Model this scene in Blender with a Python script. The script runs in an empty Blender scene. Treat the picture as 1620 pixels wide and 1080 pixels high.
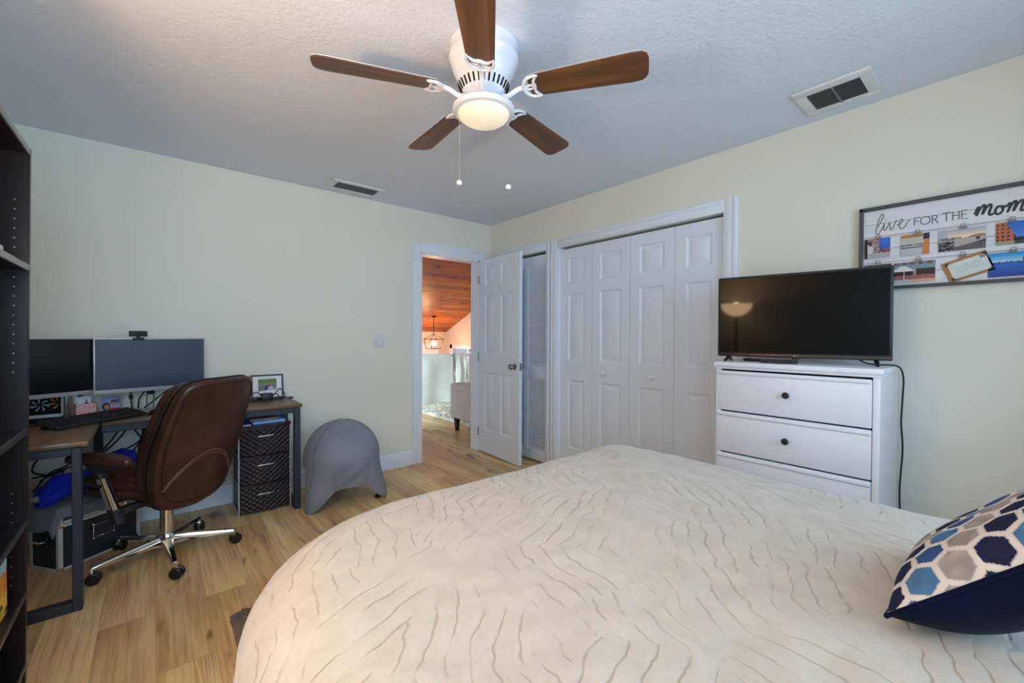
import bpy, bmesh, math, random
from mathutils import Vector, Matrix, noise as mnoise
random.seed(7)
SC = bpy.context.scene
COL = SC.collection
PI = math.pi
rad = math.radians

# ------------------------------------------------------------ camera, world, window and fill light, exposure
cam_d = bpy.data.cameras.new('camera'); cam = bpy.data.objects.new('camera', cam_d); COL.objects.link(cam)
cam_d.sensor_width = 36.0; cam_d.sensor_fit = 'HORIZONTAL'; cam_d.lens = 670.54 * 36 / 1620; cam_d.clip_start = .02
_r = Vector((0.7637, -0.6455, 0.0042)); _u = Vector((0.0049, 0.0123, 0.9999)); _f = Vector((0.6455, 0.7636, -0.0125))
cam.matrix_world = Matrix(((_r.x, _u.x, -_f.x, 0), (_r.y, _u.y, -_f.y, 0), (_r.z, _u.z, -_f.z, 1.2328), (0, 0, 0, 1)))
SC.camera = cam

wd = bpy.data.worlds.new('daylight'); SC.world = wd; wd.use_nodes = True
wd.node_tree.nodes['Background'].inputs[0].default_value = (.72, .86, 1.0, 1)
wd.node_tree.nodes['Background'].inputs[1].default_value = 1.0

def area_light(name, loc, direction, sx, sy, power, color):
    d = bpy.data.lights.new(name, 'AREA'); d.shape = 'RECTANGLE'; d.size = sx; d.size_y = sy
    d.energy = power; d.color = color
    o = bpy.data.objects.new(name, d); COL.objects.link(o); o.location = loc
    o.rotation_euler = Vector(direction).to_track_quat('-Z', 'Y').to_euler()
    return o
# daylight through the right rear window; the left one is unseen, added as fill
for _n, _x, _w, _p in (('window_daylight', 1.50, 1.10, 36), ('window_daylight', -.28, .74, 46)):
    _l = area_light(_n, (_x, -0.83, 1.50), (0, 1, 0), _w, 1.10, _p, (.53, .77, 1.0)); _l.data.spread = rad(140)
# added fill standing in for loft daylight; it hangs in open air
area_light('loft_fill_light', (1.7, 5.9, 1.1), (.95, .22, -.30), 1.0, .9, 42, (.72, .95, 1.0)).data.spread = rad(100)

SC.view_settings.view_transform = 'Standard'
SC.view_settings.look = 'None'
SC.view_settings.gamma = 1.0
SC.view_settings.use_curve_mapping = False
SC.view_settings.exposure = -0.75
SC.cycles.use_denoising = True
SC.cycles.max_bounces = 8
SC.cycles.diffuse_bounces = 5
SC.cycles.sample_clamp_indirect = 6

# room: back wall plane YB, right wall plane XR, left wall XL, near wall YN, ceiling H
XR, YB, XL, YN, H = 2.834, 3.714, -0.76, -0.72, 2.44

# ------------------------------------------------------------ materials
def lin(c):
    return tuple((x / 12.92 if x <= .04045 else ((x + .055) / 1.055) ** 2.4) for x in c)
def S(r, g, b): return lin((r / 255, g / 255, b / 255)) + (1,)

class NT:
    def __init__(self, name):
        self.m = bpy.data.materials.new(name); self.m.use_nodes = True
        self.t = self.m.node_tree; self.b = self.t.nodes['Principled BSDF']
    def n(self, typ, **kw):
        nd = self.t.nodes.new('ShaderNode' + typ)
        for k, v in kw.items(): setattr(nd, k, v)
        return nd
    def link(self, a, b): self.t.links.new(a, b)
    def put(self, sock, v):
        if isinstance(v, bpy.types.NodeSocket): self.link(v, sock)
        else: sock.default_value = v
    def math(self, op, a, b=0.0, c=0.0):
        nd = self.n('Math', operation=op)
        self.put(nd.inputs[0], a); self.put(nd.inputs[1], b); self.put(nd.inputs[2], c)
        return nd.outputs[0]
    def coord(self, which='Object'): return self.n('TexCoord').outputs[which]
    def mapping(self, vec, scale=(1, 1, 1), rot=(0, 0, 0), loc=(0, 0, 0)):
        nd = self.n('Mapping'); self.link(vec, nd.inputs[0])
        nd.inputs['Scale'].default_value = scale; nd.inputs['Rotation'].default_value = rot; nd.inputs['Location'].default_value = loc
        return nd.outputs[0]
    def noise(self, vec, scale, detail=3, rough=.5, dist=0, out='Fac'):
        nd = self.n('TexNoise'); self.link(vec, nd.inputs['Vector'])
        nd.inputs['Scale'].default_value = scale; nd.inputs['Detail'].default_value = detail
        nd.inputs['Roughness'].default_value = rough; nd.inputs['Distortion'].default_value = dist
        return nd.outputs[out]
    def ramp(self, fac, stops):
        nd = self.n('ValToRGB'); self.put(nd.inputs[0], fac); e = nd.color_ramp.elements
        while len(e) < len(stops): e.new(.5)
        for i, (p, c) in enumerate(stops): e[i].position = p; e[i].color = c
        return nd.outputs[0]
    def mix(self, fac, a, b, blend='MIX'):
        nd = self.n('Mix', data_type='RGBA', blend_type=blend)
        self.put(nd.inputs[0], fac); self.put(nd.inputs[6], a); self.put(nd.inputs[7], b)
        return nd.outputs[2]
    def bump(self, h, strength=.3, dist=.01):
        nd = self.n('Bump'); self.link(h, nd.inputs['Height'])
        nd.inputs['Strength'].default_value = strength; nd.inputs['Distance'].default_value = dist
        self.link(nd.outputs[0], self.b.inputs['Normal'])
    def set(self, **kw):
        for k, v in kw.items(): self.put(self.b.inputs[k.replace('_', ' ')], v)
        return self.m

MC = {}
def plain(name, col, rough=.5, metal=0, var=.06, scale=30, bump=0, spec=.5, **kw):
    """a plain surface with a faint procedural mottling"""
    if name in MC: return MC[name]
    t = NT(name); c = t.coord()
    f = t.noise(c, scale, 3)
    dark = tuple(x * (1 - var) for x in col[:3]) + (1,); light = tuple(min(1, x * (1 + var)) for x in col[:3]) + (1,)
    t.set(Base_Color=t.ramp(f, [(.3, dark), (.7, light)]), Roughness=rough, Metallic=metal)
    t.b.inputs['Specular IOR Level'].default_value = spec
    if bump: t.bump(f, bump, .004)
    for k, v in kw.items(): t.b.inputs[k.replace('_', ' ')].default_value = v
    MC[name] = t.m; return t.m
def glow(name, col, strength):
    t = NT(name); t.set(Base_Color=col, Emission_Color=col, Emission_Strength=strength, Roughness=.5); return t.m

def wall_paint(name, col, bump):
    t = NT(name); c = t.coord()
    n1 = t.noise(c, 60, 4, .6); n2 = t.noise(c, 1.3, 2)
    t.set(Base_Color=t.ramp(n2, [(.3, tuple(x * .97 for x in col[:3]) + (1,)), (.7, col)]), Roughness=.75)
    t.b.inputs['Specular IOR Level'].default_value = .125
    t.bump(n1, bump, .004); return t.m
M_WALL = wall_paint('cream_wall_paint', S(233, 233, 223), .10)
M_LOFT = wall_paint('lantern_warmed_wall', S(240, 218, 194), .10)  # lantern's peach warmth put into the cream wall colour

def ceiling_mat():
    t = NT('knockdown_ceiling'); c = t.coord()
    n = t.noise(c, 42, 5, .62, .8); r = t.ramp(n, [(.42, (0, 0, 0, 1)), (.62, (1, 1, 1, 1))])
    t.set(Base_Color=S(228, 235, 246), Roughness=.85); t.b.inputs['Specular IOR Level'].default_value = .12
    t.bump(r, .38, .006); return t.m
M_CEIL = ceiling_mat()

def floor_mat():
    t = NT('oak_plank_floor'); c = t.coord()
    sep = t.n('SeparateXYZ'); t.link(c, sep.inputs[0])
    cmb = t.n('CombineXYZ'); t.link(sep.outputs[1], cmb.inputs[0]); t.link(sep.outputs[0], cmb.inputs[1])
    br = t.n('TexBrick'); t.link(cmb.outputs[0], br.inputs['Vector'])
    br.offset = .37; br.offset_frequency = 2
    br.inputs['Color1'].default_value = (0, 0, 0, 1); br.inputs['Color2'].default_value = (1, 1, 1, 1); br.inputs['Mortar'].default_value = (.5, .5, .5, 1)
    br.inputs['Scale'].default_value = 1; br.inputs['Mortar Size'].default_value = .0012; br.inputs['Mortar Smooth'].default_value = .2
    br.inputs['Brick Width'].default_value = 1.22; br.inputs['Row Height'].default_value = .182
    rnd = br.outputs['Color']
    off = t.n('CombineXYZ'); k = t.math('MULTIPLY', rnd, 37.0); t.link(k, off.inputs[0]); t.link(k, off.inputs[2])
    add = t.n('VectorMath', operation='ADD'); t.link(c, add.inputs[0]); t.link(off.outputs[0], add.inputs[1])
    v = add.outputs[0]
    fine = t.noise(t.mapping(v, (60, 2.2, 1)), 1, 5, .65, .3)
    broad = t.noise(t.mapping(v, (7, .9, 1)), 1, 3, .5, .6)
    # cathedral rings
    wv = t.n('TexWave', wave_type='BANDS', bands_direction='X'); t.link(t.mapping(v, (1, .13, 1)), wv.inputs[0])
    wv.inputs['Scale'].default_value = 26; wv.inputs['Distortion'].default_value = 16; wv.inputs['Detail'].default_value = 2; wv.inputs['Detail Scale'].default_value = .7
    big = t.noise(t.mapping(v, (3.2, .55, 1)), 1, 2, .5, .8)
    base = t.ramp(broad, [(.30, S(206, 164, 114)), (.46, S(240, 208, 152)), (.58, S(250, 228, 172)), (.74, S(226, 194, 150))])
    base = t.mix(t.math('MULTIPLY', t.ramp(big, [(.42, (0, 0, 0, 1)), (.62, (1, 1, 1, 1))]), .55), base, S(214, 184, 152))
    tone = t.ramp(rnd, [(0, S(222, 208, 196)), (.5, S(255, 251, 242)), (1, S(240, 226, 212))])
    col = t.mix(.85, base, tone, 'MULTIPLY')
    col = t.mix(t.math('MULTIPLY', t.ramp(fine, [(.46, (0, 0, 0, 1)), (.72, (1, 1, 1, 1))]), .58), col, S(138, 98, 64))
    ringmask = t.ramp(t.noise(t.mapping(v, (4.2, .35, 1), loc=(3, 1, 0)), 1, 1, .5, .2), [(.52, (0, 0, 0, 1)), (.62, (1, 1, 1, 1))])
    rings_ = t.math('MULTIPLY', t.ramp(wv.outputs['Fac'], [(.70, (0, 0, 0, 1)), (.95, (1, 1, 1, 1))]), ringmask)
    col = t.mix(t.math('MULTIPLY', rings_, .55), col, S(238, 218, 190))
    knot = t.ramp(t.noise(t.mapping(v, (9, 2.4, 1)), 1, 2, .45, .5), [(.63, (0, 0, 0, 1)), (.75, (1, 1, 1, 1))])
    col = t.mix(t.math('MULTIPLY', knot, .8), col, S(84, 54, 34))
    col = t.mix(t.math('MULTIPLY', br.outputs['Fac'], .5), col, S(96, 70, 46))
    t.set(Base_Color=col, Roughness=t.math('MULTIPLY_ADD', fine, .22, .28))
    t.bump(t.math('SUBTRACT', fine, t.math('MULTIPLY', br.outputs['Fac'], 1.5)), .12, .003)
    return t.m
M_FLOOR = floor_mat()

def wood(name, c1, c2, c3, axis='X', scale=1.0, rough=.4, knots=False):
    t = NT(name); c = t.coord()
    sc = {'X': (2.0, 34, 34), 'Y': (34, 2.0, 34), 'Z': (34, 34, 2.0)}[axis]
    s2 = {'X': (.7, 9, 9), 'Y': (9, .7, 9), 'Z': (9, 9, .7)}[axis]
    f = t.noise(t.mapping(c, tuple(x * scale for x in sc)), 1, 4, .6, .4)
    g = t.noise(t.mapping(c, tuple(x * scale for x in s2)), 1, 3, .5, 1.6)
    col = t.mix(t.math('MULTIPLY', f, .6), t.ramp(g, [(.3, c1), (.52, c2), (.72, c3)]), c1)
    if knots:
        k = t.ramp(t.noise(t.mapping(c, (2.4, 9, 9)), 1, 2, .4, .3), [(.66, (0, 0, 0, 1)), (.76, (1, 1, 1, 1))])
        col = t.mix(t.math('MULTIPLY', k, .75), col, S(70, 26, 12))
    t.set(Base_Color=col, Roughness=rough); t.bump(f, .06, .002); return t.m
M_DESK = wood('rustic_walnut_desktop', S(84, 64, 48), S(120, 94, 72), S(142, 114, 90), 'X', 1, .35)
M_BLADE = wood('walnut_fan_blade', S(58, 34, 17), S(116, 78, 45), S(152, 112, 70), 'X', 1.1, .45)
M_ESP = wood('espresso_bookcase', S(24, 16, 18), S(34, 24, 27), S(48, 33, 36), 'Z', 1, .32)

def pine_mat():
    t = NT('pine_ceiling_boards'); c = t.coord()
    br = t.n('TexBrick'); t.link(c, br.inputs['Vector']); br.offset = .43
    br.inputs['Color1'].default_value = (0, 0, 0, 1); br.inputs['Color2'].default_value = (1, 1, 1, 1); br.inputs['Mortar'].default_value = (.5, .5, .5, 1)
    br.inputs['Scale'].default_value = 1; br.inputs['Mortar Size'].default_value = .004
    br.inputs['Brick Width'].default_value = 2.3; br.inputs['Row Height'].default_value = .13
    rnd = br.outputs['Color']
    off = t.n('CombineXYZ'); k = t.math('MULTIPLY', rnd, 23.0); t.link(k, off.inputs[0]); t.link(k, off.inputs[2])
    add = t.n('VectorMath', operation='ADD'); t.link(c, add.inputs[0]); t.link(off.outputs[0], add.inputs[1])
    f = t.noise(t.mapping(add.outputs[0], (2, 30, 30)), 1, 4, .6, .4)
    col = t.mix(t.math('MULTIPLY', f, .7), t.ramp(rnd, [(0, S(186, 84, 26)), (.5, S(226, 128, 44)), (1, S(156, 58, 18))]), S(104, 34, 8))
    kn = t.ramp(t.noise(t.mapping(add.outputs[0], (4.5, 12, 12)), 1, 2, .4, .3), [(.62, (0, 0, 0, 1)), (.72, (1, 1, 1, 1))])
    col = t.mix(t.math('MULTIPLY', kn, .9), col, S(54, 16, 6))
    col = t.mix(t.math('MULTIPLY', br.outputs['Fac'], .7), col, S(70, 22, 8))
    t.set(Base_Color=col, Roughness=.4); return t.m
M_PINE = pine_mat()

def leather():
    t = NT('brown_leather'); c = t.coord()
    n = t.noise(c, 6, 3, .55); n2 = t.noise(c, 9, 2, .5, .4)
    col = t.ramp(n, [(.3, S(42, 23, 19)), (.55, S(62, 35, 29)), (.75, S(84, 51, 43))])
    t.set(Base_Color=col, Roughness=.33); t.bump(n2, .18, .012); return t.m
M_LEATHER = leather()
M_STITCH = plain('leather_piping', S(104, 66, 54), .4)
M_SEAM = plain('dark_seam', S(22, 10, 9), .6)
M_CHROME = plain('polished_chrome', S(225, 222, 214), .10, 1, .02)
M_STEEL = plain('brushed_steel', S(190, 188, 184), .3, 1, .05, 80)
M_NICKEL = plain('satin_nickel', S(150, 146, 140), .25, 1, .03)
M_DESKMETAL = plain('dark_desk_steel', S(52, 58, 70), .45, .3, .06)
M_BLACK = plain('black_plastic', S(20, 20, 23), .42, 0, .1)
M_BLACKM = plain('matte_black_plastic', S(26, 27, 31), .6, 0, .1)
M_CABLE = plain('black_cable_rubber', S(16, 17, 20), .5)
M_WHITE = plain('white_gloss_paint', S(232, 234, 240), .35, 0, .012)
M_DOOR = plain('white_door_paint', S(230, 238, 250), .42, 0, .015, 60)
M_TRIM = plain('white_trim_paint', S(234, 240, 250), .35, 0, .012)
M_FANW = plain('white_fan_enamel', S(236, 238, 244), .22, 0, .01)
M_DRESS = plain('white_dresser_paint', S(236, 237, 246), .38, 0, .015)
M_GAPSHADE = plain('gap_shade', S(14, 13, 12), .9)  # near-black shade painted behind the drawer fronts and closet doors
M_SILVER = plain('silver_bezel_plastic', S(196, 198, 204), .35, .35, .02)
M_SLOT = plain('vent_shade', S(16, 15, 16), .9)  # near-black stands for the shade inside fan slots and ceiling ducts
M_VENT = plain('white_vent_enamel', S(224, 226, 228), .45, 0, .02)
M_PLATE = plain('white_switch_plastic', S(220, 222, 228), .35, 0, .01)

def screen(name, c, rough):
    t = NT(name); n = t.noise(t.coord(), 9, 3)
    t.set(Base_Color=t.ramp(n, [(.3, c), (.7, tuple(x * 1.25 for x in c[:3]) + (1,))]), Roughness=rough)
    return t.m
M_TVSCREEN = screen('glossy_tv_screen', S(3, 3, 5), .05); M_TVSCREEN.node_tree.nodes['Principled BSDF'].inputs['Specular IOR Level'].default_value = .12
M_SCREENL = screen('monitor_panel', S(14, 16, 22), .22)
M_SCREENR = screen('reflection_haze_panel', S(44, 58, 84), .42)  # blue-grey window reflection put into the screen colour
M_BLADE_TOP = M_FANW

def fabric(name, col, col2, scale=220, bump=.25, sheen=.3, rough=.95):
    t = NT(name); c = t.coord(); n = t.noise(c, scale, 2); n2 = t.noise(c, 5, 3)
    base = t.ramp(n2, [(.3, col2), (.7, col)])
    t.set(Base_Color=t.mix(t.math('MULTIPLY', n, .35), base, col2), Roughness=rough)
    t.b.inputs['Sheen Weight'].default_value = sheen; t.b.inputs['Specular IOR Level'].default_value = .12
    t.bump(n, bump, .003); return t.m
M_BALL = fabric('grey_stretch_fabric', S(140, 145, 158), S(124, 129, 142), 300, .12, .15)
M_BLUEBAG = fabric('royal_blue_nylon', S(30, 58, 224), S(18, 36, 178), 40, .25, .1, .45)
M_GREYCLOTH = fabric('grey_jersey_cloth', S(140, 142, 152), S(112, 114, 126), 120, .3)
M_SHEET = fabric('white_bedsheet', S(242, 242, 236), S(228, 230, 226), 30, .1)
M_UPH = fabric('pale_grey_upholstery', S(236, 230, 230), S(222, 216, 218), 260, .2)
M_RUG = fabric('shaggy_taupe_rug', S(140, 118, 104), S(96, 78, 68), 90, .9)
M_SHAG = fabric('cream_shag_rug', S(236, 230, 220), S(176, 160, 140), 60, 1.0)
M_NAVY = fabric('navy_velour', S(10, 16, 52), S(4, 7, 26), 90, .5, .05)

def blanket_mat():
    t = NT('cream_plush_blanket'); c = t.coord()
    sep = t.n('SeparateXYZ'); t.link(c, sep.inputs[0])
    wob = t.n('TexNoise'); t.link(c, wob.inputs['Vector']); wob.inputs['Scale'].default_value = 6; wob.inputs['Detail'].default_value = 3
    ws = t.n('SeparateColor'); t.link(wob.outputs['Color'], ws.inputs[0])
    vo = t.n('TexVoronoi', feature='F1'); t.link(t.mapping(c, (1, 1, .8)), vo.inputs['Vector']); vo.inputs['Scale'].default_value = 3.7
    vc = t.n('SeparateColor'); t.link(vo.outputs['Color'], vc.inputs[0])
    ang = t.math('MULTIPLY_ADD', vc.outputs[0], 1.35, .2)
    x = t.math('MULTIPLY_ADD', ws.outputs[0], .10, t.math('MULTIPLY_ADD', sep.outputs[2], .5, sep.outputs[0]))
    y = t.math('MULTIPLY_ADD', ws.outputs[1], .10, t.math('MULTIPLY_ADD', sep.outputs[2], .5, sep.outputs[1]))
    u = t.math('ADD', t.math('MULTIPLY', x, t.math('COSINE', ang)), t.math('MULTIPLY', y, t.math('SINE', ang)))
    w = t.math('SUBTRACT', t.math('MULTIPLY', y, t.math('COSINE', ang)), t.math('MULTIPLY', x, t.math('SINE', ang)))
    ph = t.math('FRACT', t.math('MULTIPLY_ADD', w, 21.0, t.math('MULTIPLY', vc.outputs[1], 5.0)))
    d = t.math('ABSOLUTE', t.math('SUBTRACT', ph, .5))
    line = t.ramp(d, [(.012, (1, 1, 1, 1)), (.075, (0, 0, 0, 1))])
    rib = t.math('POWER', t.math('MULTIPLY', d, 2.0), .6)
    brk = t.ramp(t.noise(t.mapping(c, (1, 1, 1)), 9, 2, .5), [(.41, (0, 0, 0, 1)), (.52, (1, 1, 1, 1))])
    edge = t.ramp(vo.outputs['Distance'], [(.52, (1, 1, 1, 1)), (.72, (0, 0, 0, 1))])
    crease = t.math('MULTIPLY', t.math('MULTIPLY', line, brk), edge)
    fuzz = t.noise(c, 240, 2); soft = t.noise(c, 14, 4, .6, .5)
    base = t.ramp(soft, [(.3, S(192, 184, 172)), (.7, S(206, 199, 188))])
    t.set(Base_Color=t.mix(t.math('MULTIPLY', crease, .44), base, S(146, 120, 92)), Roughness=.95)
    t.b.inputs['Sheen Weight'].default_value = .35; t.b.inputs['Sheen Roughness'].default_value = .5; t.b.inputs['Specular IOR Level'].default_value = .1
    hgt = t.math('SUBTRACT', t.math('MULTIPLY_ADD', soft, .8, t.math('MULTIPLY_ADD', rib, .32, t.math('MULTIPLY', fuzz, .22))), t.math('MULTIPLY', crease, .55))
    t.bump(hgt, .42, .010); return t.m
M_BLANKET = blanket_mat()

def vcol(name, rough=.5, spec=.4, bump=0):
    t = NT(name); a = t.n('VertexColor'); a.layer_name = 'Col'
    f = t.noise(t.coord(), 200, 2)
    t.set(Base_Color=t.mix(t.math('MULTIPLY', f, .05), a.outputs[0], (.5, .5, .5, 1)), Roughness=rough)
    t.b.inputs['Specular IOR Level'].default_value = spec
    if bump: t.bump(f, bump, .003)
    return t.m
M_PHOTO = vcol('printed_photo_paper', .45, .25)
M_PILLOW = vcol('hexagon_print_velour', .95, .1, .4)
M_TRUNK = plain('black_textured_trunk_panel', S(38, 40, 46), .55, 0, .15, 160, .15)
M_ALU = plain('aluminium_edging', S(220, 221, 224), .35, .35, .03)
def weave_mat():
    t = NT('espresso_woven_plastic'); c = t.coord(); sep = t.n('SeparateXYZ'); t.link(c, sep.inputs[0])
    ch = t.n('TexChecker'); 
    a = t.math('SINE', t.math('MULTIPLY', sep.outputs[0], 150.0)); b = t.math('SINE', t.math('MULTIPLY', sep.outputs[2], 190.0))
    wv = t.math('MULTIPLY', a, b)
    t.set(Base_Color=t.ramp(t.math('MULTIPLY_ADD', wv, .5, .5), [(.2, S(22, 16, 23)), (.8, S(48, 38, 48))]), Roughness=.38)
    t.t.nodes.remove(ch); t.bump(wv, .6, .008); return t.m
M_WEAVE = weave_mat()
M_BROWNPL = plain('dark_brown_plastic', S(34, 25, 31), .35)

# ------------------------------------------------------------ geometry helpers
ROOTM = {}
class P:
    """collects verts and faces of ONE part"""
    def __init__(s): s.v = []; s.f = []
    def add(s, vs, fs, M=None):
        o = len(s.v)
        for p in vs:
            p = Vector(p); s.v.append(M @ p if M else p)
        s.f += [tuple(i + o for i in f) for f in fs]; return s
    def box(s, x0, x1, y0, y1, z0, z1, M=None):
        v = [(x, y, z) for z in (z0, z1) for y in (y0, y1) for x in (x0, x1)]
        return s.add(v, [(0, 2, 3, 1), (4, 5, 7, 6), (0, 1, 5, 4), (2, 6, 7, 3), (0, 4, 6, 2), (1, 3, 7, 5)], M)
    def rbox(s, x0, x1, y0, y1, z0, z1, b=.005, seg=2, M=None):
        bm = bmesh.new(); bmesh.ops.create_cube(bm, size=1)
        for v in bm.verts: v.co = Vector(((x0 + x1) / 2 + v.co.x * (x1 - x0), (y0 + y1) / 2 + v.co.y * (y1 - y0), (z0 + z1) / 2 + v.co.z * (z1 - z0)))
        bmesh.ops.bevel(bm, geom=list(bm.edges), offset=b, segments=seg, profile=.5, affect='EDGES')
        bm.verts.index_update()
        s.add([v.co.copy() for v in bm.verts], [tuple(v.index for v in f.verts) for f in bm.faces], M); bm.free(); return s
    def lathe(s, prof, M=None, n=32, cap=True):
        vs, fs = [], []
        for r, z in prof:
            for i in range(n):
                a = 2 * PI * i / n; vs.append((r * math.cos(a), r * math.sin(a), z))
        for k in range(len(prof) - 1):
            for i in range(n):
                j = (i + 1) % n; fs.append((k * n + i, k * n + j, (k + 1) * n + j, (k + 1) * n + i))
        if cap:
            if prof[0][0] > 1e-5: fs.append(tuple(reversed(range(n))))
            if prof[-1][0] > 1e-5: fs.append(tuple((len(prof) - 1) * n + i for i in range(n)))
        return s.add(vs, fs, M)
    def cyl(s, p0, p1, r0, r1=None, n=20, cap=True):
        p0 = Vector(p0); p1 = Vector(p1); r1 = r0 if r1 is None else r1
        d = p1 - p0; M = Matrix.Translation(p0) @ d.to_track_quat('Z', 'Y').to_matrix().to_4x4()
        return s.lathe([(r0, 0), (r1, d.length)], M, n, cap)
    def tube(s, pts, r, n=8, smooth=0, flat=None):
        pts = [Vector(p) for p in pts]
        if smooth:
            q = [pts[0] * 2 - pts[1]] + pts + [pts[-1] * 2 - pts[-2]]; out = []
            for i in range(1, len(q) - 2):
                for k in range(smooth):
                    t = k / smooth; a, b, c, d = q[i - 1], q[i], q[i + 1], q[i + 2]
                    out.append(.5 * ((2 * b) + (c - a) * t + (2 * a - 5 * b + 4 * c - d) * t * t + (3 * b - a - 3 * c + d) * t ** 3))
            pts = out + [pts[-1]]
        m = len(pts); rr = r if isinstance(r, (list, tuple)) else [r] * m
        if len(rr) != m: rr = [rr[min(len(rr) - 1, int(i / max(1, m - 1) * (len(rr) - 1) + .5))] for i in range(m)]
        tn = [(pts[min(i + 1, m - 1)] - pts[max(i - 1, 0)]).normalized() for i in range(m)]
        up = Vector((0, 0, 1)) if abs(tn[0].z) < .9 else Vector((1, 0, 0))
        if flat: up = Vector(flat)
        nx = (up - tn[0] * up.dot(tn[0])).normalized(); vs = []
        for i in range(m):
            if flat: nx = Vector(flat)
            nx = (nx - tn[i] * nx.dot(tn[i])); nx = nx.normalized() if nx.length > 1e-6 else Vector((1, 0, 0)); by = tn[i].cross(nx)
            for k in range(n):
                a = 2 * PI * k / n; vs.append(pts[i] + nx * (rr[i] * math.cos(a) * (.35 if flat else 1)) + by * (rr[i] * math.sin(a)))
        fs = [(i * n + k, i * n + (k + 1) % n, (i + 1) * n + (k + 1) % n, (i + 1) * n + k) for i in range(m - 1) for k in range(n)]
        fs += [tuple(reversed(range(n))), tuple((m - 1) * n + k for k in range(n))]
        return s.add(vs, fs)
    def rings(s, rs, M=None, cap0=True, cap1=True):
        n = len(rs[0]); vs = [p for r in rs for p in r]; fs = []
        for k in range(len(rs) - 1):
            for i in range(n):
                j = (i + 1) % n; fs.append((k * n + i, k * n + j, (k + 1) * n + j, (k + 1) * n + i))
        if cap0: fs.append(tuple(reversed(range(n))))
        if cap1: fs.append(tuple((len(rs) - 1) * n + i for i in range(n)))
        return s.add(vs, fs, M)
    def grid(s, fn, nu, nv, M=None, cu=False):
        vs = [fn(i / (nu if cu else nu - 1), j / (nv - 1)) for j in range(nv) for i in range(nu)]; fs = []
        for j in range(nv - 1):
            for i in range(nu if cu else nu - 1):
                k = (i + 1) % nu; fs.append((j * nu + i, j * nu + k, (j + 1) * nu + k, (j + 1) * nu + i))
        return s.add(vs, fs, M)
    def prism(s, poly, z0, z1, M=None):
        n = len(poly); v = [(x, y, z0) for x, y in poly] + [(x, y, z1) for x, y in poly]
        f = [tuple(reversed(range(n))), tuple(range(n, 2 * n))] + [(i, (i + 1) % n, n + (i + 1) % n, n + i) for i in range(n)]
        return s.add(v, f, M)
    def obj(s, name, mat, parent=None, smooth=35, world=False, normals=True):
        me = bpy.data.meshes.new(name)
        vs = s.v
        if world and parent is not None:
            inv = ROOTM[parent.name].inverted(); vs = [inv @ p for p in vs]
        me.from_pydata([tuple(p) for p in vs], [], s.f)
        if normals:
            bm = bmesh.new(); bm.from_mesh(me); bmesh.ops.recalc_face_normals(bm, faces=bm.faces); bm.to_mesh(me); bm.free()
        me.materials.append(mat)
        if smooth:
            me.polygons.foreach_set('use_smooth', [True] * len(me.polygons)); me.set_sharp_from_angle(angle=rad(smooth))
        o = bpy.data.objects.new(name, me); COL.objects.link(o)
        if parent is not None: o.parent = parent; ROOTM[o.name] = ROOTM[parent.name]
        else: ROOTM[o.name] = Matrix()
        return o

def thing(name, label, cat, loc=(0, 0, 0), rz=0, group=None, rx=0, ry=0):
    o = bpy.data.objects.new(name, None); COL.objects.link(o); o.empty_display_size = .05
    o.location = loc; o.rotation_euler = (rx, ry, rz); tag(o, label, cat, group)
    ROOTM[o.name] = Matrix.Translation(loc) @ o.rotation_euler.to_matrix().to_4x4(); return o
def tag(o, label, cat, group=None, kind=None):
    o['label'] = label; o['category'] = cat
    if group: o['group'] = group
    if kind: o['kind'] = kind
    return o
def struct(o): o['kind'] = 'structure'; return o
def sroot(name, loc=(0, 0, 0), rz=0):
    o = bpy.data.objects.new(name, None); COL.objects.link(o); o.location = loc; o.rotation_euler = (0, 0, rz)
    o.empty_display_size = .05; ROOTM[o.name] = Matrix.Translation(loc) @ Matrix.Rotation(rz, 4, 'Z'); return struct(o)
def T(x, y, z): return Matrix.Translation((x, y, z))
def RZ(a): return Matrix.Rotation(a, 4, 'Z')
def sup(a, rx, ry, n):
    c, q = math.cos(a), math.sin(a)
    return rx * math.copysign(abs(c) ** (2 / n), c), ry * math.copysign(abs(q) ** (2 / n), q)

def picture(w, h, nx, nz, fn, thick=.004, name='print', mat=None, parent=None, M=None):
    """a thin printed slab: front in the local XZ plane facing -Y, coloured cell by cell; fn(u,v) -> sRGB 0..255, v up"""
    vs, fs, cs = [], [], []
    for j in range(nz + 1):
        for i in range(nx + 1): vs.append((w * i / nx, 0, h * j / nz))
    for j in range(nz):
        for i in range(nx):
            a = j * (nx + 1) + i; fs.append((a, a + 1, a + nx + 2, a + nx + 1)); cs.append(S(*[max(0, min(255, q)) for q in fn((i + .5) / nx, (j + .5) / nz)]))
    b = len(vs); vs += [(0, 0, 0), (w, 0, 0), (w, 0, h), (0, 0, h), (0, thick, 0), (w, thick, 0), (w, thick, h), (0, thick, h)]
    for f in ((4, 7, 6, 5), (0, 4, 5, 1), (1, 5, 6, 2), (2, 6, 7, 3), (3, 7, 4, 0)): fs.append(tuple(b + q for q in f)); cs.append(S(225, 222, 215))
    me = bpy.data.meshes.new(name); me.from_pydata([tuple((M @ Vector(p)) if M else p) for p in vs], [], fs)
    at = me.color_attributes.new('Col', 'FLOAT_COLOR', 'CORNER'); data = []
    for p, c in zip(me.polygons, cs): data += list(c) * p.loop_total
    at.data.foreach_set('color', data); me.materials.append(mat or M_PHOTO)
    o = bpy.data.objects.new(name, me); COL.objects.link(o)
    if parent is not None: o.parent = parent; ROOTM[o.name] = ROOTM[parent.name]
    return o

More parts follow.
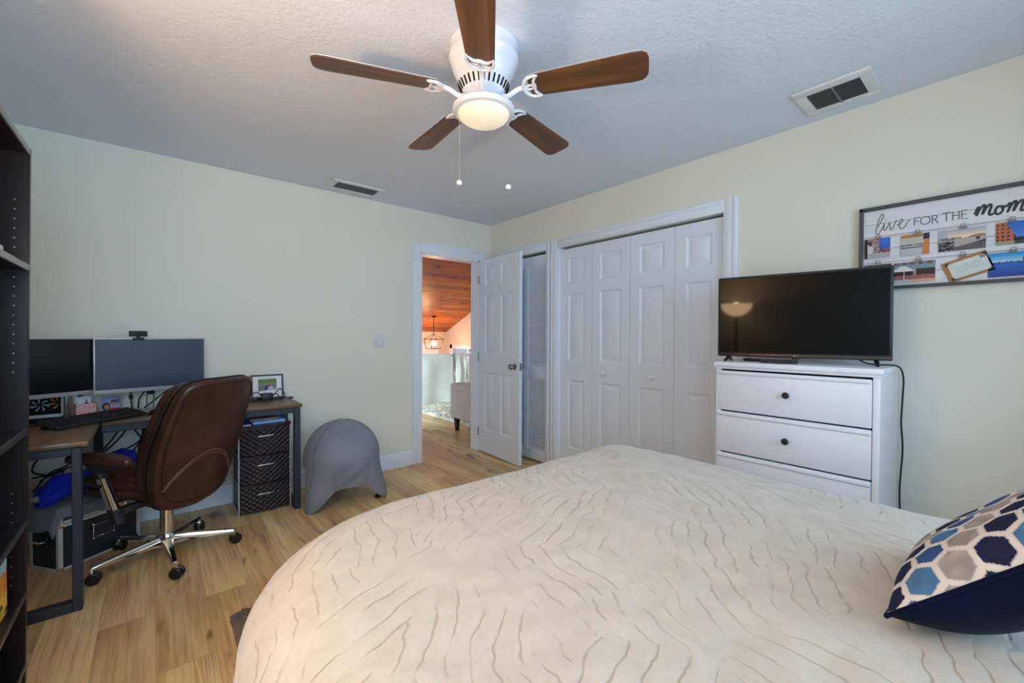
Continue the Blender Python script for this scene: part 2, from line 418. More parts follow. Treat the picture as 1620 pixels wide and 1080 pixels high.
# ------------------------------------------------------------ the room shell
struct(P().box(XL - .12, 6.6, YN - .12, 7.05, -.08, 0).obj('floor', M_FLOOR))
struct(P().box(XL - .12, XR + .16, YN - .12, YB + .12, H, H + .08).obj('ceiling', M_CEIL))
DX0, DX1, DZ = 1.978, 2.672, 2.036
struct(P().box(XL - .12, DX0, YB, YB + .12, 0, H).box(DX1, XR + .16, YB, YB + .12, 0, H).box(DX0, DX1, YB, YB + .12, DZ, H).obj('wall_back', M_WALL, smooth=0))
LV0, LV1, CV0, CV1, CZ = 2.852, 3.47, 1.222, 2.703, 2.042
struct(P().box(XR, XR + .12, YN - .12, CV0, 0, H).box(XR, XR + .12, CV1, LV0, 0, H).box(XR, XR + .12, LV1, YB, 0, H)
       .box(XR, XR + .12, CV0, CV1, CZ, H).box(XR, XR + .12, LV0, LV1, CZ, H).obj('wall_right', M_WALL, smooth=0))
struct(P().box(XR + .12, XR + .16, CV0 - .05, YB, 0, H).obj('wall_closet', M_GAPSHADE, smooth=0))  # dark sheet standing in for the shade inside the closets
struct(P().box(XL - .12, XL, YN - .12, YB + .12, 0, H).obj('wall_left', M_WALL, smooth=0))
WZ0, WZ1 = .92, 2.08
WINS = ((-.70, .14), (.90, 2.10))  # the first opening is unseen, added to even out the light
p = P().box(XL, XR, YN - .12, YN, 0, WZ0).box(XL, XR, YN - .12, YN, WZ1, H)
for x0, x1 in ((XL, WINS[0][0]), (WINS[0][1], WINS[1][0]), (WINS[1][1], XR)): p.box(x0, x1, YN - .12, YN, WZ0, WZ1)
struct(p.obj('wall_near', M_WALL, smooth=0))
tg = NT('window_glass'); gl = tg.n('BsdfGlossy'); tr = tg.n('BsdfTransparent'); mx = tg.n('MixShader'); mx.inputs[0].default_value = .06
gl.inputs['Roughness'].default_value = .02
tg.link(tr.outputs[0], mx.inputs[1]); tg.link(gl.outputs[0], mx.inputs[2]); tg.link(mx.outputs[0], tg.t.nodes['Material Output'].inputs[0])
for wi, (WX0, WX1) in ((1, WINS[1]), (3, WINS[0])):  # the last one is the added fill window
    win = sroot('window_%d' % wi, (0, YN - .06, 0))
    p = P()
    for x0, x1, z0, z1 in ((WX0, WX1, WZ0, WZ0 + .05), (WX0, WX1, WZ1 - .05, WZ1), (WX0, WX0 + .05, WZ0, WZ1), (WX1 - .05, WX1, WZ0, WZ1), (WX0, WX1, 1.48, 1.52)): p.box(x0, x1, -.03, .03, z0, z1)
    p.obj('window_frame', M_TRIM, win)
    P().box(WX0 + .05, WX1 - .05, -.004, .004, WZ0 + .05, WZ1 - .05).obj('window_pane', tg.m, win)
    P().rbox(WX0 - .04, WX1 + .04, .055, .10, WZ0 - .03, WZ0, .004).obj('window_sill', M_TRIM, win)

def base_profile(x0, x1, flip=False):
    prof = [(0, 0), (.015, 0), (.015, .092), (.012, .098), (.012, .106), (.015, .110), (.010, .128), (.004, .135), (0, .135)]
    p = P(); n = len(prof)
    vs = [(x, -d, z) for x in (x0, x1) for d, z in prof]
    p.add(vs, [(i, (i + 1) % n, n + (i + 1) % n, n + i) for i in range(n)] + [tuple(range(n)), tuple(reversed(range(n, 2 * n)))]); return p
def baseboard(name, x0, x1, loc, rz):
    o = base_profile(x0, x1).obj(name, M_TRIM, smooth=25); o.location = loc; o.rotation_euler = (0, 0, rz); return struct(o)
baseboard('baseboard_back', XL, 1.892, (0, YB, 0), 0)
baseboard('baseboard_right', -1.13, .72, (XR, 0, 0), -PI / 2)
baseboard('baseboard_left', YN, YB, (XL, 0, 0), PI / 2)

def casing(name, root, segs):
    """segs: list of (x0,x1,z0,z1,orient) in a wall-local frame, -Y into the room; three-step moulding"""
    p = P()
    for x0, x1, z0, z1, o in segs:
        p.rbox(x0, x1, -.012, .0, z0, z1, .003)
        if o == 'v':
            s = 1 if x1 > x0 else -1
            p.rbox(x0 + .006, x0 + .028, -.020, -.008, z0, z1, .004); p.rbox(x0 + .034, x1 - .016, -.016, -.008, z0, z1, .003)
        elif o == 'V':
            p.rbox(x1 - .028, x1 - .006, -.020, -.008, z0, z1, .004); p.rbox(x0 + .016, x1 - .034, -.016, -.008, z0, z1, .003)
        else:
            p.rbox(x0, x1, -.020, -.008, z1 - .028, z1 - .006, .004); p.rbox(x0, x1, -.016, -.008, z0 + .016, z1 - .034, .003)
    return p.obj(name, M_TRIM, root)
t1 = sroot('trim_1', (0, YB, 0))
casing('casing', t1, [(1.894, DX0, 0, DZ + .09, 'v'), (DX1, DX1 + .085, 0, DZ + .09, 'V'), (DX0 - .002, DX1 + .002, DZ, DZ + .105, 'h')])
P().box(DX0, DX0 + .014, -.004, .13, 0, DZ).box(DX1 - .014, DX1, -.004, .13, 0, DZ).box(DX0, DX1, -.004, .13, DZ - .012, DZ).box(DX0 + .014, DX0 + .026, .05, .075, 0, DZ).obj('door_jamb', M_TRIM, t1, 0)
P().box(DX0 + .012, DX0 + .0165, .01, .04, .90, .98).obj('strike_plate', M_NICKEL, t1, 0)
t2 = sroot('trim_2', (XR, 0, 0), -PI / 2)   # local x = -worldY
casing('casing', t2, [(-LV1 - .07, -LV1, 0, CZ + .08, 'v'), (-LV0, -LV0 + .052, 0, CZ + .08, 'V'), (-LV1 - .002, -LV0 + .002, CZ, CZ + .08, 'h')])
t3 = sroot('trim_3', (XR, 0, 0), -PI / 2)
casing('casing', t3, [(-CV1 - .085, -CV1, 0, CZ + .085, 'v'), (-CV0, -CV0 + .088, 0, CZ + .085, 'V'), (-CV1 - .002, -CV0 + .002, CZ, CZ + .085, 'h')])
P().box(-CV1, -CV1 + .006, 0, .1, 0, CZ).box(-CV0 - .006, -CV0, 0, .1, 0, CZ).obj('door_jamb', M_TRIM, t3, 0)

def panel_leaf(w, h, th, cols, rows, both=True):
    """raised-panel door leaf, local x 0..w, front face y=0 looking to -Y, back y=th"""
    p = P()
    xs = sorted({0, w} | {v for c in cols for v in c}); zs = sorted({0, h} | {v for r in rows for v in r})
    for side in ((0, 1), (th, -1)):
        y0, sg = side
        for i in range(len(xs) - 1):
            for j in range(len(zs) - 1):
                a, b, c, d = xs[i], xs[i + 1], zs[j], zs[j + 1]
                if (a, b) in cols and (c, d) in rows and (both or sg == 1):
                    R = []
                    for ins, dep in ((0, 0), (.010, .009), (.022, .010), (.046, .002)):
                        R.append([(a + ins, y0 + sg * dep, c + ins), (b - ins, y0 + sg * dep, c + ins), (b - ins, y0 + sg * dep, d - ins), (a + ins, y0 + sg * dep, d - ins)])
                    p.rings(R, cap0=False)
                else: p.add([(a, y0, c), (b, y0, c), (b, y0, d), (a, y0, d)], [(0, 1, 2, 3)])
    for q in ([(0, 0, 0), (w, 0, 0), (w, th, 0), (0, th, 0)], [(0, 0, h), (w, 0, h), (w, th, h), (0, th, h)], [(0, 0, 0), (0, th, 0), (0, th, h), (0, 0, h)], [(w, 0, 0), (w, th, 0), (w, th, h), (w, 0, h)]):
        p.add(q, [(0, 1, 2, 3)])
    return p

# open six-panel entry door: hinged on the right jamb, leaf swung into the room
d1 = sroot('door_1', (2.664, 3.70, .012), math.atan2(-.70, -.048))
leaf = panel_leaf(.712, 2.02, .035, [(.115, .305), (.405, .60)], [(.235, .845), (1.045, 1.645), (1.745, 1.955)])
lo = P(); lo.v = [Vector((p.x, p.y, p.z)) for p in leaf.v]; lo.f = leaf.f
lo.obj('leaf', M_DOOR, d1, 20)
for sg, y in ((-1, 0), (1, .035)):
    k = P().lathe([(.030, 0), (.030, .006), (.012, .012), (.012, .030), (.024, .038), (.028, .052), (.022, .064), (.0, .068)], T(.645, y, .93) @ Matrix.Rotation(PI / 2 * (1 if sg == -1 else -1), 4, 'X'), 24)
    k.obj('door_knob', M_NICKEL, d1)
P().box(.712, .7135, .006, .029, .895, .965).obj('latch_plate', M_NICKEL, d1, 0)
hp = P()
for z in (.2, 1.0, 1.82): hp.cyl((-.004, -.004, z - .045), (-.004, -.004, z + .045), .006, n=10)
hp.obj('hinge', M_NICKEL, d1)

# louvered closet door
d2 = sroot('door_2', (XR + .022, 0, .018), -PI / 2)
x0, x1 = -LV1 + .006, -LV0 - .006
xm = (x0 + x1) / 2
for a, b in ((x0, xm - .0015), (xm + .0015, x1)):
    lf = P()
    lf.rbox(a, a + .028, 0, .03, 0, 2.00, .003).rbox(b - .028, b, 0, .03, 0, 2.00, .003)
    for z0, z1 in ((0, .10), (.80, .92), (1.89, 2.0)): lf.rbox(a + .027, b - .027, 0.002, .028, z0, z1, .003)
    o = lf.obj('leaf', M_DOOR, d2)
    sl = P()
    for z0, z1 in ((.10, .80), (.92, 1.89)):
        n = int((z1 - z0) / .029)
        for i in range(n):
            z = z0 + (i + .5) * (z1 - z0) / n
            sl.rbox(a + .026, b - .026, -.021, .021, -.003, .003, .002, 1, T(0, .015, z) @ Matrix.Rotation(rad(-58), 4, 'X'))
    s = sl.obj('louver_slats', M_DOOR, o); s['kind'] = 'stuff'

# bifold closet doors: two pairs, two leaves each
LEAFY = [(2.697, 2.328), (2.325, 1.951), (1.948, 1.576), (1.573, 1.228)]
for di, pair in ((3, (0, 1)), (4, (2, 3))):
    dd = sroot('door_%d' % di, (XR + .026, 0, .018), -PI / 2)
    for li in pair:
        ya, yb = LEAFY[li]; w = ya - yb
        lf = panel_leaf(w, 2.005, .03, [(.082 if li else .1, w - .082)], [(.21, .825), (1.00, 1.595), (1.70, 1.915)], both=False)
        q = P(); q.v = [Vector((p.x - ya, p.y, p.z)) for p in lf.v]; q.f = lf.f
        o = q.obj('leaf', M_DOOR, dd, 20)
        if li in (1, 2):
            P().lathe([(.010, 0), (.009, .014), (.017, .022), (.020, .030), (.014, .038), (0, .040)], T(-2.192 if li == 1 else -1.748, 0, .907) @ Matrix.Rotation(PI / 2, 4, 'X'), 20).obj('knob', M_WHITE, o)

# ------------------------------------------------------------ the loft beyond the door
slope = .416; YE = 9.0
pc = P(); zc = lambda y: 1.33 + slope * (YE - y)
Lc = math.hypot(1, slope)
ang = math.atan(slope)
# boards run along X; built flat and tilted to the slope (local z points down)
o = P().box(.6, 5.6, 0, 5.75 * Lc, -.06, 0).obj('ceiling', M_PINE, smooth=0); o.rotation_euler = (PI - ang, 0, 0); o.location = (0, YE + .1, zc(YE + .1)); struct(o)
struct(P().box(3.2, 5.6, YE, YE + .1, -2.4, 1.34).obj('wall_far', M_LOFT, smooth=0))
gx = 5.49; gy0, gy1, gz0, gz1 = 7.62, 8.72, -.9, .93
pg = P()
def gquad(y0, y1, z0f, z1f):
    vs = [(x, y, z) for x in (gx, gx + .1) for y, z in ((y0, z0f(y0)), (y1, z0f(y1)), (y1, z1f(y1)), (y0, z1f(y0)))]
    pg.add(vs, [(0, 1, 2, 3), (4, 7, 6, 5), (0, 4, 5, 1), (1, 5, 6, 2), (2, 6, 7, 3), (3, 7, 4, 0)])
low = lambda y: -2.4
gquad(3.83, gy0, low, zc); gquad(gy1, YE + .1, low, zc); gquad(gy0, gy1, lambda y: gz1, zc); gquad(gy0, gy1, low, lambda y: gz0)
struct(pg.obj('wall_gable', M_LOFT, smooth=0))
w2 = sroot('window_2', (gx, 0, 0), -PI / 2)
p = P()
for a, b, c, d in ((-gy1 - .08, -gy1 + .02, gz0 - .05, gz1 + .1), (-gy0 - .02, -gy0 + .08, gz0 - .05, gz1 + .1), (-gy1 - .1, -gy0 + .1, gz1, gz1 + .1), (-8.06, -8.00, gz0, gz1), (-gy1, -gy0, .30, .36)): p.rbox(a, b, -.02, .06, c, d, .004)
p.obj('window_frame', M_TRIM, w2)
P().box(-gy1 + .02, -gy0 - .02, .04, .046, gz0, gz1).obj('window_pane', tg.m, w2)
t5 = sroot('trim_4', (0, YE, 0))
P().rbox(3.6, 5.28, -.022, 0, .95, 1.05, .004).rbox(5.19, 5.28, -.022, 0, -1, .95, .004).rbox(3.6, 5.19, -.008, 0, -1, .93, .002).obj('casing', M_TRIM, t5)

# lantern pendant hanging in the loft
LX, LY = 4.70, 8.23
ztop = zc(LY) - .0
lan = thing('lantern_pendant', 'bronze open-cage lantern pendant hanging from the orange pine ceiling beyond the door', 'pendant lamp', (LX, LY, ztop))
Zl = 1.275 - ztop
P().lathe([(.06, .02), (.06, -.012), (.02, -.02)], None, 20).obj('ceiling_canopy', plain('bronze_metal', S(70, 46, 34), .4, .6), lan)
M_BRONZE = MC['bronze_metal']
P().cyl((0, 0, -.01), (0, 0, Zl), .008, n=8).obj('rod', M_BRONZE, lan)
cg = P(); tz, bz = 1.16 - ztop, .955 - ztop; a, b = .155, .115
for sx, sy in ((1, 1), (-1, 1), (-1, -1), (1, -1)):
    cg.cyl((0, 0, Zl), (sx * a, sy * a, tz), .007, n=6).cyl((sx * a, sy * a, tz), (sx * b, sy * b, bz), .007, n=6)
for q, z in ((a, tz), (b, bz)):
    c4 = [(q, q, z), (-q, q, z), (-q, -q, z), (q, -q, z)]
    for i in range(4): cg.cyl(c4[i], c4[(i + 1) % 4], .007, n=6)
cg.obj('cage', M_BRONZE, lan)
M_BULB = glow('warm_lit_bulb', (1.0, .72, .42, 1), 14)
for i in range(3):
    an = i * 2 * PI / 3; P().lathe([(.008, -.05), (.018, -.02), (.022, .01), (.012, .04), (0, .052)], T(.05 * math.cos(an), .05 * math.sin(an), tz - .09), 12).obj('bulb', M_BULB, lan)
def point(name, loc, power, color, r=.05):
    d = bpy.data.lights.new(name, 'POINT'); d.energy = power; d.color = color; d.shadow_soft_size = r
    o = bpy.data.objects.new(name, d); COL.objects.link(o); o.location = loc; return o
point('lantern_light', (LX, LY, 1.06), 60, (1.0, .52, .26), .06)

# railing with a sheet hung over it
rl = thing('stair_railing', 'white loft railing with a square end post behind the grey armchair', 'railing', (4.73, 6.78, 0))
P().rbox(2.4, 4.70, 6.76, 6.80, .85, .885, .006).obj('handrail', M_TRIM, rl, world=True)
P().rbox(4.69, 4.79, 6.73, 6.83, 0, .90, .005).rbox(4.68, 4.80, 6.72, 6.84, .90, .925, .006).obj('newel_post', M_TRIM, rl, world=True)
for i in range(18):
    x = 2.5 + i * .12
    if x < 4.68: P().rbox(x - .012, x + .012, 6.768, 6.792, 0, .852, .003).obj('baluster', M_TRIM, rl, world=True)
def sheet_fn(x0, x1, zb0, zb1, y=6.78, seed=0):
    def f(u, v):
        x = x0 + (x1 - x0) * u
        fold = .022 * math.sin(u * 11 + v * 2 + seed) + .004 * math.sin(u * 29 + 1 + seed) + .03 * mnoise.noise(Vector((x * 3, v * 2, seed)))
        if v < .12: k = v / .12; return (x, y + .05 - .03 * math.cos(k * PI / 2), .60 + k * .28 + .003)
        if v < .22: k = (v - .12) / .10; return (x, y + .045 * math.cos(k * PI), .892 + .012 * math.sin(k * PI))
        k = (v - .22) / .78; z = .892 - k * (.892 - (zb0 + (zb1 - zb0) * u))
        return (x + .05 * k * math.sin(u * 9 + seed), y - .045 - (fold + .025) * min(1, k * 2.2) - .05 * k, z)
    return f
sh = P().grid(sheet_fn(2.7, 4.22, .025, .03), 120, 40).obj('bedsheet', M_SHEET); tag(sh, 'white bedsheet draped over the loft railing, seen through the doorway', 'sheet')
sh2 = P().grid(sheet_fn(4.30, 4.56, .12, .40, seed=3), 40, 40).obj('bedsheet', M_SHEET); tag(sh2, 'narrow white cloth hanging over the railing right of the big bedsheet', 'sheet')
rg = P()
def shag(u, v):
    x = 3.25 + u * 1.95; y = 4.45 + v * 2.2; e = min(u, 1 - u) * 1.95; e2 = min(v, 1 - v) * 2.2; k = min(1, min(e, e2) / .03)
    return (x + .02 * mnoise.noise(Vector((y * 9, 0, 1))), y, .003 + .035 * k + k * .022 * (mnoise.noise(Vector((x * 26, y * 26, 0))) + mnoise.noise(Vector((x * 60, y * 60, 3)))))
tag(rg.grid(shag, 110, 120).obj('shag_rug', M_SHAG), 'cream shag rug on the loft floor in front of the hung sheet', 'rug')
# armchair seen from the side, low arm then a high back
ac = thing('armchair', 'pale grey upholstered armchair with black tapered leg, seen through the doorway', 'armchair', (3.2, 4.3, 0))
P().rbox(2.95, 3.09, 3.98, 4.74, .175, .615, .02, 3).rbox(2.98, 3.62, 4.62, 4.76, .175, .615, .02, 3).obj('arm', M_UPH, ac, world=True)
P().rbox(3.06, 3.66, 4.05, 4.66, .19, .44, .03, 3).obj('seat', M_UPH, ac, world=True)
P().rbox(3.50, 3.68, 3.98, 4.76, .175, .97, .035, 3).obj('backrest', M_UPH, ac, world=True)
for x, y, zl in ((3.02, 4.68, 0), (3.02, 4.05, 0), (3.6, 4.68, .05), (3.6, 4.05, 0)):
    P().add([(x - .032, y - .032, .18), (x + .032, y - .032, .18), (x + .032, y + .032, .18), (x - .032, y + .032, .18), (x - .014, y - .018, zl), (x + .022, y - .018, zl), (x + .022, y + .018, zl), (x - .014, y + .018, zl)],
            [(0, 1, 2, 3), (7, 6, 5, 4), (0, 4, 5, 1), (1, 5, 6, 2), (2, 6, 7, 3), (3, 7, 4, 0)]).obj('leg', M_BLACK, ac, world=True)

# ------------------------------------------------------------ ceiling fan
FX, FY = 1.064, 1.449
fan = thing('ceiling_fan', 'white flush-mount ceiling fan with five walnut blades and a lit frosted bowl', 'ceiling fan', (FX, FY, H))
P().lathe([(.143, 0), (.143, -.042), (.146, -.047), (.146, -.058), (.141, -.064), (.137, -.085), (.124, -.118), (.112, -.140), (.107, -.150), (.106, -.156), (.088, -.190), (.080, -.196), (.05, -.200), (.0, -.200)], None, 64).obj('motor_housing', M_FANW, fan)
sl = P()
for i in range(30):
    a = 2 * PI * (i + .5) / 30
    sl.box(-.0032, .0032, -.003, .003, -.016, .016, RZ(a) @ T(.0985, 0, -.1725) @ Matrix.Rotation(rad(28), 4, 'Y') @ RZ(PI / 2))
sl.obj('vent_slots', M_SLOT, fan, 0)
P().lathe([(.046, -.196), (.046, -.216), (.060, -.221), (.066, -.226), (.068, -.236), (.098, -.240), (.121, -.246), (.130, -.256), (.130, -.266), (.124, -.274), (.106, -.277)], None, 64, cap=False).obj('light_fitter', M_FANW, fan)
def bowl_mat():
    t = NT('lit_frosted_bowl'); sep = t.n('SeparateXYZ'); t.link(t.coord(), sep.inputs[0])
    n = t.noise(t.coord(), 26, 3, .6, 1.2)
    col = t.mix(t.math('MULTIPLY', n, .5), (1.0, .80, .50, 1), (1.0, .88, .66, 1))
    t.set(Base_Color=(.75, .68, .56, 1), Emission_Color=col, Emission_Strength=.85, Roughness=.25); return t.m
P().lathe([(.107 * math.sin(PI / 2 * (1 - k / 14)) if k < 14 else 0, -.275 - .046 * math.sin(PI / 2 * k / 14)) for k in range(15)], None, 48, cap=False).obj('glass_bowl', bowl_mat(), fan)
P().lathe([(.006, -.319), (.005, -.324), (0, -.326)], None, 10).obj('finial', M_FANW, fan)
BZ = -.190
for k in range(5):
    a = rad(13.2 + 72 * k + 1.2); M = RZ(a)
    pitch = Matrix.Rotation(rad(-12), 4, 'X')
    # blade: wider outwards, rounded tip
    poly = [(.205, -.053), (.60, -.069), (.636, -.066), (.652, -.055), (.660, -.035), (.661, 0), (.660, .035), (.652, .055), (.636, .066), (.60, .069), (.205, .053), (.198, .03), (.196, 0), (.198, -.03)]
    Mb = M @ T(0, 0, BZ) @ pitch
    b = P().prism(poly, -.004, .0015).obj('blade', M_BLADE, fan); b.matrix_local = Mb
    P().prism(poly, .0017, .0035).obj('blade_top', M_FANW, b)
    ir = P()
    ir.tube([M @ Vector(q) for q in ((.040, 0, -.206), (.080, 0, -.217), (.112, 0, -.216), (.14, 0, -.202), (.165, 0, -.195), (.185, 0, -.195))], [.013, .012, .010, .010, .010, .009], 8, 5)
    W = lambda x, y: Mb @ Vector((x, y, -.008))
    ir.tube([W(.175, 0), W(.182, .026), W(.200, .046), W(.225, .052), W(.243, .050)], [.008, .008, .007, .006, .004], 7, 5)
    ir.tube([W(.175, 0), W(.182, -.026), W(.200, -.046), W(.225, -.052), W(.243, -.050)], [.008, .008, .007, .006, .004], 7, 5)
    ir.tube([W(.238, .049), W(.220, .026), W(.222, 0), W(.220, -.026), W(.238, -.049)], [.004, .006, .007, .006, .004], 7, 5)
    ir.tube([W(.178, 0), W(.200, .010), W(.222, .004)], .005, 6, 4); ir.tube([W(.178, 0), W(.200, -.010), W(.222, -.004)], .005, 6, 4)
    ir.obj('blade_iron', M_FANW, fan)
rt = Vector((.764, -.645, 0))
for sgn, ze in ((-1, 1.885 - H), (1, 1.868 - H)):
    q = rt * (.079 * sgn) + Vector((.01, .012, 0))
    c = P().tube([q * .80 + Vector((0, 0, -.231)), q * 1.2 + Vector((0, 0, -.236)), q * 1.6 + Vector((0, 0, -.243)), q * 1.32 + Vector((0, 0, -.285)), q * 1.32 + Vector((0, 0, -.32)), q * 1.32 + Vector((0, 0, ze))], .0013, 6).obj('pull_chain', M_STEEL, fan)
    P().lathe([(.0, .012), (.010, .008), (.013, 0), (.010, -.009), (0, -.013)], T(q.x * 1.32, q.y * 1.32, ze), 16).obj('pull_knob', M_FANW, c)

# ------------------------------------------------------------ ceiling vents
v1 = thing('air_return_vent', 'large square ceiling air return grille near the right wall above the dresser', 'ceiling vent', (2.58, .577, H))
p = P()
for a, b, c, d in ((-.150, -.095, -.155, .155), (.095, .150, -.155, .155), (-.095, .095, -.155, -.105), (-.095, .095, .105, .155)): p.rbox(a, b, c, d, -.012, -.0, .004)
p.obj('frame', M_VENT, v1)
P().box(-.097, .097, -.107, .107, -.0025, -.0005).obj('duct_shade', M_SLOT, v1, 0)
p = P()
for i in range(12): x = -.086 + i * .0156; p.rbox(-.0045, .0045, -.106, .106, -.0006, .0006, .0003, 1, T(x, 0, -.008) @ Matrix.Rotation(rad(-62), 4, 'Y'))
p.box(-.096, .096, -.004, .004, -.013, -.006)
p.obj('louvers', plain('grey_vent_louvers', S(110, 114, 116), .5), v1, 0)
v2 = thing('supply_vent', 'narrow ceiling supply register above the back wall, left of the fan', 'ceiling vent', (1.27, 3.485, H))
p = P()
for a, b, c, d in ((-.205, .205, -.112, -.075), (-.205, .205, .075, .112), (-.205, -.165, -.076, .076), (.165, .205, -.076, .076)): p.rbox(a, b, c, d, -.014, 0, .004)
p.obj('frame', M_VENT, v2)
P().box(-.167, .167, -.077, .077, -.004, -.001).obj('duct_shade', M_SLOT, v2, 0)
p = P()
for i in range(6): y = -.062 + i * .025; p.rbox(-.166, .166, -.006, .006, -.0008, .0008, .0004, 1, T(0, y, -.009) @ Matrix.Rotation(rad(35), 4, 'X'))
p.obj('louvers', plain('vent_louver_enamel', S(170, 174, 176), .5), v2, 0)

# ------------------------------------------------------------ wall switch, outlet
sw = thing('light_switch', 'white double switch plate with dimmer knob on back wall left of the doorway', 'light switch', (1.560, YB, 1.182))
P().rbox(-.050, .050, -.006, 0, -.058, .058, .002).obj('plate', M_PLATE, sw)
P().lathe([(.014, 0), (.014, .012), (.012, .016), (0, .016)], T(-.024, -.006, 0) @ Matrix.Rotation(PI / 2, 4, 'X'), 20).obj('dimmer_knob', M_PLATE, sw)
P().rbox(.010, .040, -.010, -.005, -.033, .033, .002).obj('rocker', M_PLATE, sw)
ot = thing('wall_outlet', 'white electrical outlet low on the back wall between drawer tower and desk leg', 'outlet', (.84, YB, .20))
P().rbox(-.035, .035, -.005, 0, -.058, .058, .002).obj('plate', M_PLATE, ot)
for z in (-.02, .02): P().rbox(-.016, .016, -.007, -.004, z - .014, z + .014, .002).obj('socket', M_PLATE, ot)

# ------------------------------------------------------------ floor lamp (out of frame on the left; its lit bowl shows in the TV screen)
fl = thing('floor_lamp', 'lit torchiere floor lamp reflected at the left of the TV screen', 'floor lamp', (-.42, 1.12, 0))
P().lathe([(.13, 0), (.13, .02), (.03, .035), (.02, .05), (0, .05)], None, 32).obj('base', M_BLACKM, fl)
P().cyl((0, 0, .04), (0, 0, 1.49), .012, n=14).obj('pole', M_BLACKM, fl)
P().lathe([(.0, 1.64), (.05, 1.645), (.11, 1.68), (.15, 1.73), (.165, 1.78), (.160, 1.78), (.145, 1.735), (.105, 1.69), (.05, 1.655), (0, 1.652)], T(0, 0, -.165), 36).obj('lamp_bowl', glow('amber_glass_bowl', (1.0, .66, .36, 1), 62), fl)
point('torchiere_bulb', (-.42, 1.12, 1.585), 38, (1.0, .68, .42), .05)

# ------------------------------------------------------------ bed, blanket, cushion
BX0, BX1, BY0, BY1, BT = .122, 2.085, -.62, 1.53, .657
bed = thing('bed', 'king bed under the cream plush blanket', 'bed', (1.125, .43, 0))
P().rbox(BX0 + .26, BX1 - .16, BY0 + .02, BY1 - .26, .06, .30, .02).obj('box_spring', fabric('white_mattress_fabric', S(224, 222, 216), S(210, 208, 204)), bed, world=True)
P().rbox(BX0 + .25, BX1 - .15, BY0 + .02, BY1 - .25, .30, BT - .05, .08, 3).obj('mattress', MC.get('x') or bpy.data.materials['white_mattress_fabric'], bed, world=True)
for x in (BX0 + .3, BX1 - .25):
    for y in (BY0 + .15, BY1 - .3): P().cyl((x, y, 0), (x, y, .07), .03).obj('leg', M_BLACK, bed, world=True)
def bed_outline(n, rc):
    """points and outward normals round the plan of the bed"""
    pts = []; L = []
    rc2 = .24; cs = [(BX1 - rc2, BY1 - rc2, 0), (BX0 + rc, BY1 - rc, PI / 2), (BX0 + .08, BY0 + .08, PI), (BX1 - .08, BY0 + .08, 1.5 * PI)]
    rs = [rc2, rc, .08, .08]; poly = []
    for (cx, cy, a0), r in zip(cs, rs):
        for k in range(25): a = a0 + PI / 2 * k / 24; poly.append((Vector((cx + r * math.cos(a), cy + r * math.sin(a))), Vector((math.cos(a), math.sin(a)))))
    poly.append(poly[0]); acc = [0]
    for i in range(len(poly) - 1): acc.append(acc[-1] + (poly[i + 1][0] - poly[i][0]).length)
    out = []; j = 0
    for i in range(n):
        d = acc[-1] * i / n
        while acc[j + 1] < d: j += 1
        k = (d - acc[j]) / max(1e-9, acc[j + 1] - acc[j])
        out.append((poly[j][0].lerp(poly[j + 1][0], k), poly[j][1].lerp(poly[j + 1][1], k).normalized()))
    return out
NB = 300
OUT = bed_outline(NB, .54); BC = Vector((1.125, .43))
levels = []      # (inset from outline or scale, z, how far it hangs)
for k in range(14): levels.append(('side', k / 13))
SR = .15; SX = .21
for k in range(1, 13): levels.append(('arc', k / 12))
for k in range(1, 46): levels.append(('top', k / 46))
rings = []
for kind, t_ in levels:
    ring = []
    for i, (p2, nn) in enumerate(OUT):
        s_ = i / NB
        if kind == 'side':
            z = .10 + (BT - SR - .10) * t_; fl_ = (1 - t_) ** 1.3
            fold = (.030 * math.sin(s_ * 150 + 2 * math.sin(s_ * 31)) + .018 * math.sin(s_ * 330)) * fl_
            off = .045 * fl_ + fold; q = p2 + nn * off
            z += .02 * mnoise.noise(Vector((q.x * 3, q.y * 3, 0))) * fl_
        elif kind == 'arc':
            a = t_ * PI / 2; q = p2 - nn * (SX * (1 - math.cos(a))); z = BT - SR + SR * math.sin(a)
        else:
            e = p2 - nn * SX; q = e.lerp(BC, t_ ** 1.1); z = BT + .012 * (1 - (1 - t_) ** 3)
        w = mnoise.noise(Vector((q.x * 4.5, q.y * 4.5, z * 4))) * .010 + mnoise.noise(Vector((q.x * 11, q.y * 11, z * 9))) * .005
        k = 0 if kind == 'side' else (math.sin(t_ * PI / 2) if kind == 'arc' else 1)
        ring.append((q.x + nn.x * w * (1 - k), q.y + nn.y * w * (1 - k), z + w * k))
    rings.append(ring)
bl = P().rings(rings, cap0=False).obj('blanket', M_BLANKET, smooth=80)
tag(bl, 'large cream plush blanket with crinkled ribs covering the whole bed', 'blanket')

# hexagon cushion: front face printed, back face navy
def hexcol(x, y, size):
    """hexagon tiling, returns (cell id, distance to the border 0..1)"""
    q = (2 / 3 * x) / size; r = (-1 / 3 * x + math.sqrt(3) / 3 * y) / size
    cx, cz = q, r; cy = -cx - cz; rx, ry, rz = round(cx), round(cy), round(cz)
    dx, dy, dz = abs(rx - cx), abs(ry - cy), abs(rz - cz)
    if dx > dy and dx > dz: rx = -ry - rz
    elif dy > dz: ry = -rx - rz
    else: rz = -rx - ry
    hx = size * 1.5 * rx; hy = size * math.sqrt(3) * (rz + rx / 2)
    ux, uy = x - hx, y - hy
    d = max(abs(uy), abs(ux) * math.sqrt(3) / 2 + abs(uy) / 2) / (size * math.sqrt(3) / 2)
    return (rx, rz), d
HC = [(16, 22, 62), (68, 116, 160), (158, 152, 148), (16, 22, 62), (46, 84, 138), (160, 154, 150)]
